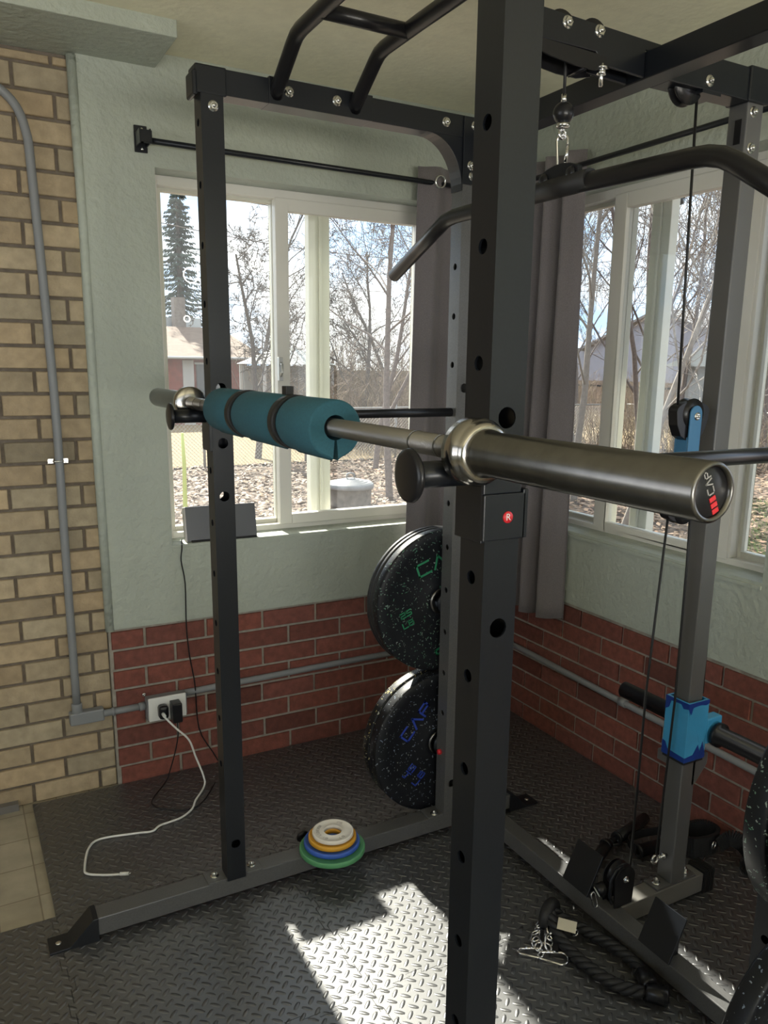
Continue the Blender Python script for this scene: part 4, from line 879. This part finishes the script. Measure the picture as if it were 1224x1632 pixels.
b = MB(); ribbon(b, [(1.792, 1.475, .03), (1.84, 1.46, .045), (1.885, 1.44, .05), (1.895, 1.40, .045), (1.86, 1.385, .04), (1.80, 1.405, .035), (1.785, 1.445, .035), (1.80, 1.475, .04)], .062, th=.010)
b.build('padded_cuff', GSTRP, an)
b = MB(); ribbon(b, [(1.87, 1.372, .040), (1.905, 1.36, .060), (1.925, 1.335, .045), (1.915, 1.31, .020), (1.88, 1.30, .006)], .05, th=.006); b.build('tail_strap', GSTRP, an)
b = MB(); ribbon(b, [(1.90, 1.30, .004), (1.885, 1.26, .003), (1.89, 1.22, .003)], .03, (1, .2, 0), .003); b.build('loose_end', GSTRP, an)
b = MB(); b.tube([(1.765, 1.372, .012), (1.80, 1.366, .010), (1.815, 1.372, .022)], .0025, 7); b.tube(arc((1.852, 1.375, .045), (1, .3, 0), (0, 0, 1), .012, 0, 2*PI, 16)[:-1], .0025, 7, closed=True); b.build('d_ring', CHR, an)
#OUTDOORS
# ------------------------------------------------------------------ outdoors (ground lies 0.9 m below the floor)
G = -.9
LEAF = vcol(noisy(mat('fallen_leaf', (.145, .098, .064), .7), 20, .2))
LIT = noisy(mat('leaf_litter', (.10, .068, .046), .9), 14, .45, .6, 30, .02, 8)
DRY = noisy(mat('dry_lawn_grass', (.19, .13, .055), .9), 6, .3, .5, 40, .02, 8)
BARK = noisy(mat('grey_brown_bark', (.13, .10, .085), .85), 20, .25)
BARKD = noisy(mat('dark_bark', (.085, .07, .06), .85), 20, .25)
BARKL = noisy(mat('pale_bark', (.22, .19, .16), .8), 20, .2)
STRAW = vcol(mat('dry_stems', (.19, .15, .105), .8))
NEED = vcol(mat('spruce_needles', (.045, .065, .05), .8))
def grid(b, x0, x1, y0, y1, z, nx, ny, amp, seed):
    rnd = random.Random(seed)
    vs = [(x0+(x1-x0)*i/nx, y0+(y1-y0)*j/ny, z+(rnd.uniform(-amp, amp) if 0 < i < nx and 0 < j < ny else 0)) for j in range(ny+1) for i in range(nx+1)]
    b.add(vs, [(j*(nx+1)+i, j*(nx+1)+i+1, (j+1)*(nx+1)+i+1, (j+1)*(nx+1)+i) for j in range(ny) for i in range(nx)], True)
b = MB(); grid(b, -12, 60, -12, 75, G, 72, 87, .03, 1); tag(b.build('ground', LIT, fix=False), kind='structure')
b = MB(); grid(b, -8, 18, 17.6, 60, G+.05, 26, 42, .02, 2); grid(b, 18, 60, 6, 60, G+.05, 42, 54, .02, 3); tag(b.build('dry_lawn', DRY, fix=False), 'golden dry lawn beyond the wire fence', kind='structure')
rnd = random.Random(11); b = MB()
def leaf_at(x, y, s):
    t_ = rnd.uniform(.45, 1.9); k = rnd.random()
    b.cur = (t_*1.02, t_*rnd.uniform(.86, 1.0), t_*rnd.uniform(.7, .95)) if k < .85 else (2.0, 1.95, 1.85)
    a = rnd.uniform(0, 2*PI); u = V((math.cos(a), math.sin(a), rnd.uniform(-.35, .35))); v = V((-math.sin(a), math.cos(a), rnd.uniform(-.5, .5))); c = V((x, y, G+.05+rnd.uniform(0, .04)))
    b.add([c-u*s, c-u*s*.2-v*s*.5, c+u*s, c-u*s*.1+v*s*.55], [(0, 1, 2, 3)])
for i in range(11000):
    y = 5+12.6*rnd.random()**.8; x = y*rnd.uniform(.18, .68); leaf_at(x, y, rnd.uniform(.035, .075))
for i in range(11000):
    x = 5+13*rnd.random()**.8; y = x*rnd.uniform(.55, 1.2); leaf_at(x, y, rnd.uniform(.035, .075))
tag(b.build('fallen_leaves', LEAF, fix=False), 'carpet of dry fallen leaves over the yard', 'leaves', kind='stuff')
b = MB(); rnd = random.Random(12)
for i in range(2600):
    x = rnd.uniform(8.6, 12.5); y = x*rnd.uniform(.66, .84)
    b.cur = (1, 1, 1); p = V((x, y, G+.03)); b.add([p, p+V((.02, .01, 0)), p+V((rnd.uniform(-.06, .06), rnd.uniform(-.06, .06), rnd.uniform(.06, .13)))], [(0, 1, 2)])
tag(b.build('green_grass', mat('green_grass', (.20, .30, .06), .7), fix=False), 'small patch of green grass among the leaves', 'grass', kind='stuff')

def tree(name, base, h, r, seed, label, m=BARK, lean=(0, 0), levels=4, wander=.18, kids=(9, 7, 5, 3), first=.25, spread=.9, up_=.25, ratio=.55, rmin=.0045, fork=0, grp='bare trees in the yard'):
    rnd = random.Random(seed); base = V(base); t_ = root(name, base, label, 'tree', grp); tk, bk = MB(), MB()
    def grow(p, d, L_, r_, lv):
        n = 7 if lv == 0 else (5 if lv < 3 else 3); P_ = [p.copy()]; D_ = [d.copy()]; q = p.copy(); dd = d.copy(); r_ = r_*(.68 if lv == 0 else 1)
        for i in range(n):
            wv = wander*(.45 if lv == 0 else 1)
            dd = (dd+V((rnd.uniform(-wv, wv), rnd.uniform(-wv, wv), rnd.uniform(-wv, wv)+(up_*.12 if lv else 0)))).normalized(); q = q+dd*L_/n; P_.append(q.copy()); D_.append(dd.copy())
        R_ = [max(r_*(1-.72*i/n), rmin) for i in range(n+1)]
        (tk if lv == 0 else bk).tube(P_, R_, 8 if lv == 0 else (5 if lv == 1 else 3), caps=False)
        if lv >= levels: return
        nk = kids[lv]
        for k in range(nk):
            f_ = (first if lv == 0 else .15)+(1-(first if lv == 0 else .15))*(k+rnd.random())/nk; i = min(int(f_*n), n-1); g = f_*n-i
            pp = P_[i].lerp(P_[i+1], g); dr = D_[i+1]; a = rnd.uniform(0, 2*PI); u, v = bk.frame(dr)
            sd_ = u*math.cos(a)+v*math.sin(a); nd = (dr*(1-.35*spread)+sd_*spread*rnd.uniform(.6, 1.1)+V((0, 0, up_))).normalized()
            grow(pp, nd, L_*ratio*rnd.uniform(.7, 1.15)*(1-.35*f_), max(r_*(1-.6*f_)*.42, rmin), lv+1)
    d0 = V((lean[0], lean[1], 1)).normalized(); grow(base, d0, h, r, 0)
    if fork:
        for s_ in range(fork): grow(base+d0*h*.12, (d0+V((rnd.uniform(-.5, .5), rnd.uniform(-.5, .5), 0))).normalized(), h*.85, r*.75, 0)
    tk.build('trunk', m, t_, fix=False); bk.build('branches', m, t_, fix=False); return t_
# seen through the back window
tree('bare_tree', (6.70, 12.2, G), 6.6, .10, 21, 'slim bare tree standing behind the trash can at the right of the back window', BARK, (.015, 0), 4, .2, (12, 7, 6, 3), .35, 1.0, .05, .5)
tree('bare_tree', (8.3, 15.8, G), 5.8, .10, 22, 'bare tree left of the storm stile in the back window, forking high', BARK, (-.03, .02), 4, .22, (10, 7, 6, 3), .3, .9, .15, .5, fork=1)
tree('contorted_willow', (6.55, 18.6, G), 4.9, .13, 23, 'dark curly-branched tree above the brown garage roof', BARKD, (0, 0), 4, .55, (11, 8, 6, 4), .25, 1.0, .1, .52, .007)
tree('bare_tree', (10.6, 21.0, G), 5.6, .12, 24, 'broad bare tree far back in the middle of the back window', BARKD, (0, 0), 4, .3, (11, 7, 5, 3), .15, 1.0, .2, .5, .007)
tree('bare_tree', (13.6, 24.5, G), 5.8, .13, 25, 'wide bare tree far back behind the slim one at the right of the back window', BARKD, (0, 0), 4, .3, (11, 7, 5, 3), .12, 1.0, .2, .5, .008)
tree('bare_tree', (9.3, 26.5, G), 7.5, .14, 26, 'tall bare tree far back beyond the white canopy', BARKD, (0, 0), 4, .25, (10, 7, 5, 3), .2, .9, .2, .5, .008)
# seen through the right-hand window
tree('bare_tree', (9.5, 10.6, G), 6.8, .095, 31, 'bare tree at the left end of the right-hand window', BARKL, (.0, -.03), 4, .2, (11, 7, 6, 3), .28, .9, .25, .5, fork=1)
tree('bare_tree', (12.0, 11.6, G), 7.5, .11, 32, 'bare multi-stemmed tree behind the middle pane of the right-hand window', BARK, (0, 0), 4, .2, (10, 6, 5, 3), .2, .9, .3, .5, fork=2)
tree('bare_tree', (7.6, 7.6, G), 5.4, .075, 33, 'leaning pale tree crossing the middle pane of the right-hand window', BARKL, (.05, -.36), 4, .16, (10, 7, 6, 3), .3, .9, .3, .52)
tree('bare_tree', (11.5, 8.9, G), 6.5, .095, 34, 'bare tree behind the cable tower in the right-hand window', BARK, (0, 0), 4, .2, (10, 6, 5, 3), .2, .9, .3, .5, fork=1)
tree('bare_tree', (9.8, 6.9, G), 5.6, .085, 35, 'bare tree at the right end of the right-hand window', BARK, (0, 0), 4, .22, (10, 6, 5, 3), .2, .95, .25, .5, fork=1)
tree('bare_tree', (17, 19.0, G), 8.0, .13, 36, 'tall bare tree far back at the left of the right-hand window', BARK, (0, 0), 4, .22, (11, 7, 5, 3), .2, .9, .25, .5, .007)
tree('bare_tree', (19, 17.0, G), 8.0, .13, 37, 'tall bare tree far back in front of the lavender house', BARK, (0, 0), 4, .22, (11, 7, 5, 3), .2, .9, .25, .5, .007)
tree('bare_tree', (19, 14.0, G), 8.0, .13, 38, 'tall bare tree far back beyond the cable tower', BARK, (0, 0), 4, .22, (11, 7, 5, 3), .2, .9, .25, .5, .007)
# spruce
sp = root('spruce_tree', (9.1, 35, G), 'tall dark spruce with drooping boughs at the left edge of the back window', 'tree'); rnd = random.Random(7)
b = MB(); b.tube([(9.1, 35, G), (9.1, 35, 8.6)], [.26, .03], 8); b.build('trunk', BARKD, sp)
b = MB()
for wv in range(44):
    f_ = wv/43; z = .6+8.1*f_; R0 = 2.05*(1-f_)**.85+.10
    for k in range(7):
        a = rnd.uniform(0, 2*PI); rr_ = R0*rnd.uniform(.6, 1.15); d = V((math.cos(a), math.sin(a), 0)); sd_ = V((-d.y, d.x, 0))
        pt = lambda q: V((9.1, 35, z))+d*rr_*q+V((0, 0, -.30*rr_*q+.16*rr_*q*q))
        t_ = rnd.uniform(.6, 1.5); b.cur = (t_, t_, t_*1.05)
        for j in range(13):
            q = (j+1)/13; p = pt(q)
            for s_ in (-1, 1):
                l_ = .20*(1.15-q*.6)*rnd.uniform(.6, 1.2); e_ = p+sd_*s_*l_+d*l_*.5+V((0, 0, -l_*rnd.uniform(.5, 1.3)))
                b.add([p, (p+e_)/2+V((0, 0, .035)), e_, (p+e_)/2-V((0, 0, .045))], [(0, 1, 2, 3)])
b.build('boughs', NEED, sp, fix=False)
b = MB()
# dry brush thickets
def brush(name, n, box, h, seed, label):
    b = MB(); rnd = random.Random(seed)
    for i in range(n):
        x, y = rnd.uniform(box[0], box[1]), rnd.uniform(box[2], box[3]); t_ = rnd.uniform(.4, 1.5); b.cur = (t_, t_*rnd.uniform(.88, 1), t_*rnd.uniform(.8, 1))
        p = V((x, y, G)); hh = h*rnd.uniform(.4, 1.1); d = V((rnd.uniform(-.5, .5), rnd.uniform(-.5, .5), 1)); q = [p, p+d*hh*.5, p+d*hh*.8+V((rnd.uniform(-.4, .4), rnd.uniform(-.4, .4), hh*.12))]
        b.tube(q, [.009, .007, .004], 3, caps=False)
        for k in range(3):
            s_ = q[1].lerp(q[2], rnd.random()); b.tube([s_, s_+V((rnd.uniform(-.5, .5), rnd.uniform(-.5, .5), rnd.uniform(.1, .5)))*hh*.4], [.005, .0035], 3, caps=False)
    return tag(b.build(name, STRAW, fix=False), label, 'brush', kind='stuff')
brush('dry_thicket', 900, (8.4, 14.5, 18.2, 22.5), 2.3, 41, 'tangle of dry brush behind the wire fence in the back window')
brush('dry_thicket', 160, (8.8, 12, 15.6, 17.0), 1.1, 42, 'low straw-coloured brush in front of the wire fence')
brush('dry_thicket', 700, (15.9, 17.3, 9.5, 21), 1.5, 43, 'tangle of dry brush beyond the leaves in the right-hand window')
brush('dry_thicket', 1000, (22, 27, 14, 33), 2.2, 44, 'distant brown brush in front of the wooden fence')
brush('far_twig_thicket', 1100, (9.5, 19, 24.0, 29.0), 4.2, 45, 'grey haze of far bare twigs behind the trees in the back window')
# wire fences
def wire_fence(a, c, h, label, nx=.085, posts=2.4):
    a, c = V((*a, G)), V((*c, G)); d = c-a; L_ = d.length; d.normalize(); f_ = root('chain_link_fence', a, label, 'fence', 'chain-link fences')
    FM = bpy.data.materials.get('galvanized_wire') or mat('galvanized_wire', (.28, .27, .25), .5, .3)
    b = MB(); n = int(L_/nx)
    for i in range(-int(h/nx), n):
        for s_ in (1, -1):
            x0_, x1_ = i*nx, i*nx+h; z0_, z1_ = 0, h
            if x0_ < 0: z0_ = -x0_; x0_ = 0
            if x1_ > L_: z1_ = h-(x1_-L_); x1_ = L_
            if x1_ <= x0_: continue
            if s_ == 1: p, q = a+d*x0_+V((0, 0, z0_)), a+d*x1_+V((0, 0, z1_))
            else: p, q = a+d*x0_+V((0, 0, h-z0_)), a+d*x1_+V((0, 0, h-z1_))
            b.tube([p, q], .0035, 3, caps=False)
    b.build('mesh_panel', FM, f_, fix=False)
    k = 0
    while k*posts <= L_: b = MB(); p = a+d*k*posts; b.cyl(p, p+V((0, 0, h+.08)), .03, 10); b.build('post', FM, f_); k += 1
    b = MB(); b.cyl(a+V((0, 0, h)), c+V((0, 0, h)), .02, 8); b.build('top_rail', FM, f_); return f_
wire_fence((2.5, 17.4), (16.5, 17.4), 1.30, 'wire mesh fence between the leafy yard and golden lawn in the back window')
wire_fence((17.4, 6.5), (17.4, 17.4), 1.30, 'wire mesh fence beyond the leaves in the right-hand window')
def wood_fence(a, c, h, col, label, nm):
    a, c = V((*a, G)), V((*c, G)); d = c-a; L_ = d.length; d.normalize(); nn = V((-d.y, d.x, 0)); f_ = root('wooden_fence', a, label, 'fence', 'wooden board fences'); b = MB(); rnd = random.Random(9); x = 0
    while x < L_:
        t_ = rnd.uniform(.8, 1.2); b.cur = (t_, t_, t_); b.obox(a+d*(x+.068)+V((0, 0, h/2+rnd.uniform(-.01, .01))), d, nn, (0, 0, 1), .066, .01, h/2); x += .14
    b.build('boards', vcol(mat(nm, col, .85)), f_, fix=False)
    for zz in (.3, h-.25): b = MB(); b.obox((a+c)/2+nn*.03+V((0, 0, zz)), d, nn, (0, 0, 1), L_/2, .02, .045); b.build('rail', bpy.data.materials[nm], f_, fix=False)
wood_fence((29, 16), (29, 38), 1.7, (.22, .155, .11), 'brown board fence in front of the lavender house', 'brown_fence_board')
wood_fence((10.8, 30.5), (22, 30.5), 2.1, (.17, .15, .135), 'grey board fence behind the brush in the back window', 'grey_fence_board')
# garage with the brown roof
gar = root('garage', (8, 31, G), 'low red garage with a brown shingle roof at the left of the back window', 'building')
SH = noisy(mat('brown_shingle', (.15, .10, .07), .85), 5, .2); RW = noisy(mat('red_siding', (.20, .05, .035), .7), 5, .25)
b = MB(); b.box(3.0, 10.2, 30.0, 36, G, 1.60); b.build('wall', RW, gar)
b = MB(); b.add([(2.6, 29.6, 1.62), (10.85, 29.6, 1.62), (10.85, 36.4, 1.62), (2.6, 36.4, 1.62), (5.6, 33, 2.80), (10.15, 33, 2.80), (2.6, 29.6, 1.54), (10.85, 29.6, 1.54), (10.85, 36.4, 1.54), (2.6, 36.4, 1.54)],
      [(0, 1, 5, 4), (1, 2, 5), (2, 3, 4, 5), (3, 0, 4), (0, 6, 7, 1), (1, 7, 8, 2), (2, 8, 9, 3), (3, 9, 6, 0), (6, 9, 8, 7)]); b.build('roof', SH, gar)
b = MB(); b.cyl((2.6, 29.55, 1.58), (10.85, 29.55, 1.58), .05, 8); b.build('gutter', mat('white_trim_paint', (.40, .39, .37), .5), gar)
WT = bpy.data.materials['white_trim_paint']
b = MB(); b.box(7.75, 8.15, 29.93, 30.0, G, 1.5); b.build('door_panel', WT, gar)
b = MB(); b.box(8.25, 9.45, 29.9, 30.0, .1, 1.35); wf = b.build('window', mat('dark_window', (.10, .11, .12), .15), gar)
b = MB(); b.box(8.2, 9.5, 29.93, 30, 1.35, 1.42); b.build('window_trim', WT, wf)
b = MB(); b.box(8.35, 8.80, 33.2, 33.7, 2.6, 3.95); b.build('chimney', noisy(mat('pale_chimney_brick', (.18, .15, .125), .8), 9, .2), gar)
b = MB(); b.box(7.4, 9.6, 33.9, 34.4, 2.7, 3.2); b.build('roof_duct', mat('duct_metal', (.4, .42, .42), .4, .5), gar)
cnp = root('garden_canopy', (9.5, 24, G), 'white peaked garden canopy right of the brown roof in the back window', 'canopy')
b = MB(); b.add([(8.3, 23, 1.40), (10.7, 23, 1.40), (10.7, 25.4, 1.40), (8.3, 25.4, 1.40), (9.5, 24.2, 2.02)], [(0, 1, 4), (1, 2, 4), (2, 3, 4), (3, 0, 4), (0, 3, 2, 1)]); b.build('roof', mat('white_canvas', (.40, .41, .38), .7), cnp)
for x in (8.4, 10.6):
    for y in (23.1, 25.3): b = MB(); b.box(x-.04, x+.04, y-.04, y+.04, G, 1.40); b.build('pole', WT, cnp)
b = MB(); b.box(8.45, 10.55, 25.2, 25.26, G, 1.35); b.build('back_panel', mat('grey_board', (.25, .25, .24), .8), cnp)
# lavender house and shed to the right
hs = root('house', (36, 34, G), 'pale lavender house behind the brown fence in the right-hand window', 'building')
LV = noisy(mat('lavender_siding', (.26, .26, .31), .7), 3, .06)
b = MB(); b.box(34, 42, 26.5, 41, G, 2.6); b.prism([(26.5, 2.6), (37.5, 2.6), (32, 4.4)], (34, 0, 0), (0, 1, 0), (0, 0, 1), (8, 0, 0)); b.build('wall', LV, hs)
b = MB()
for s_, (ya, yb) in ((0, (26.1, 32)), (1, (37.9, 32))): b.prism([(ya, 2.42), (yb, 4.42), (yb, 4.56), (ya, 2.56)], (33.6, 0, 0), (0, 1, 0), (0, 0, 1), (8.8, 0, 0))
b.build('roof', mat('grey_shingle', (.20, .19, .19), .85), hs)
b = MB(); b.box(33.95, 34, 29, 30.4, .4, 1.9); b.build('window', bpy.data.materials['dark_window'], hs)
sd_ = root('garden_shed', (20, 15, G), 'low grey shed behind the trees at the right of the right-hand window', 'building')
b = MB(); b.box(19.5, 22.5, 14.2, 17.5, G, 1.5); b.build('wall', bpy.data.materials['grey_board'], sd_)
b = MB(); b.prism([(13.9, 1.5), (17.8, 1.5), (15.85, 2.2)], (19.2, 0, 0), (0, 1, 0), (0, 0, 1), (3.6, 0, 0)); b.build('roof', bpy.data.materials['white_canvas'], sd_)
# trash can
can = root('trash_can', (4.67, 9.6, G), 'galvanized metal trash can with a ringed lid standing in the leaves', 'trash can')
GAL = noisy(mat('galvanized_steel', (.22, .22, .215), .55, .3), 8, .2); CANM = noisy(mat('weathered_can_side', (.13, .11, .09), .7), 12, .35)
b = MB(); b.lathe((4.67, 9.6, G), (0, 0, 1), [(0, 0), (0, .235), (.02, .24), (.20, .252), (.215, .262), (.23, .254), (.45, .272), (.465, .282), (.48, .274), (.72, .288), (.74, .296), (.74, .28)], 36); b.build('can_body', CANM, can)
pf = [(-.055, .310), (-.05, .314), (0, .312), (.012, .30)]
for k in range(5): r0 = .30-.055*k; pf += [(.012+.012*k+.002, r0-.012), (.012+.012*k+.016, r0-.020), (.012+.012*k+.016, r0-.030), (.012+.012*k+.010, r0-.042)]
b = MB(); b.lathe((4.67, 9.6, -.15), (0, 0, 1), pf+[(.085, 0)], 40); b.build('lid', GAL, can)
b = MB(); b.tube([(4.61, 9.6, -.07), (4.62, 9.6, -.02), (4.67, 9.6, -.005), (4.72, 9.6, -.02), (4.73, 9.6, -.07)], .012, 8); b.build('lid_handle', GAL, can)
sk = MB(); sk.tube([(2.285, 9, G), (2.292, 9, -.14), (2.300, 9, .30), (2.292, 9, .64)], [.028, .026, .022, .016], 8); tag(sk.build('garden_stake', mat('yellow_green_paint', (.42, .46, .12), .6), loc=(2.29, 9, G)), 'yellow-green garden stake standing in the leaves left of the rack upright', 'stake')
# overhead wires and flood light
for (a, c, lab, g_) in (((2, 25, 6.9), (19, 25, 6.35), 'upper overhead wire crossing the back window', 'w'), ((2, 25, 5.9), (19, 25, 5.1), 'lower overhead wire crossing the back window', 'w'),
                        ((26, 16, 7.4), (26, 36, 7.9), 'highest of the three overhead wires in the right-hand window', 'w'), ((26, 16, 6.4), (26, 36, 6.5), 'middle one of the three overhead wires in the right-hand window', 'w'), ((26, 16, 5.2), (26, 36, 5.3), 'lowest of the three overhead wires in the right-hand window', 'w')):
    a, c = V(a), V(c); b = MB(); b.tube([a.lerp(c, k/10)-V((0, 0, .5*math.sin(PI*k/10))) for k in range(11)], .014, 4); tag(b.build('overhead_wire', BARKD, loc=a), lab, 'wire', 'overhead wires')
fl = root('flood_light', (2.5, 2.36, 2.03), 'white flood light under the eave outside the right-hand window', 'lamp')
d = V((-.35, .93, -.1)); b = MB(); b.lathe((2.5, 2.33, 2.03), d, [(0, 0), (0, .022), (.02, .024), (.05, .036), (.075, .040), (.075, 0)], 20); b.build('lamp_head', WHITE, fl)
b = MB(); b.lathe((2.5, 2.33, 2.03), -d, [(-.004, .024), (.03, .020), (.032, 0)], 16); b.build('socket', SATIN, fl)
b = MB(); b.tube([(2.512, 2.305, 2.035), (2.52, 2.29, 2.10), (2.47, 2.30, 2.29)], .008, 8); b.build('arm', SATIN, fl)
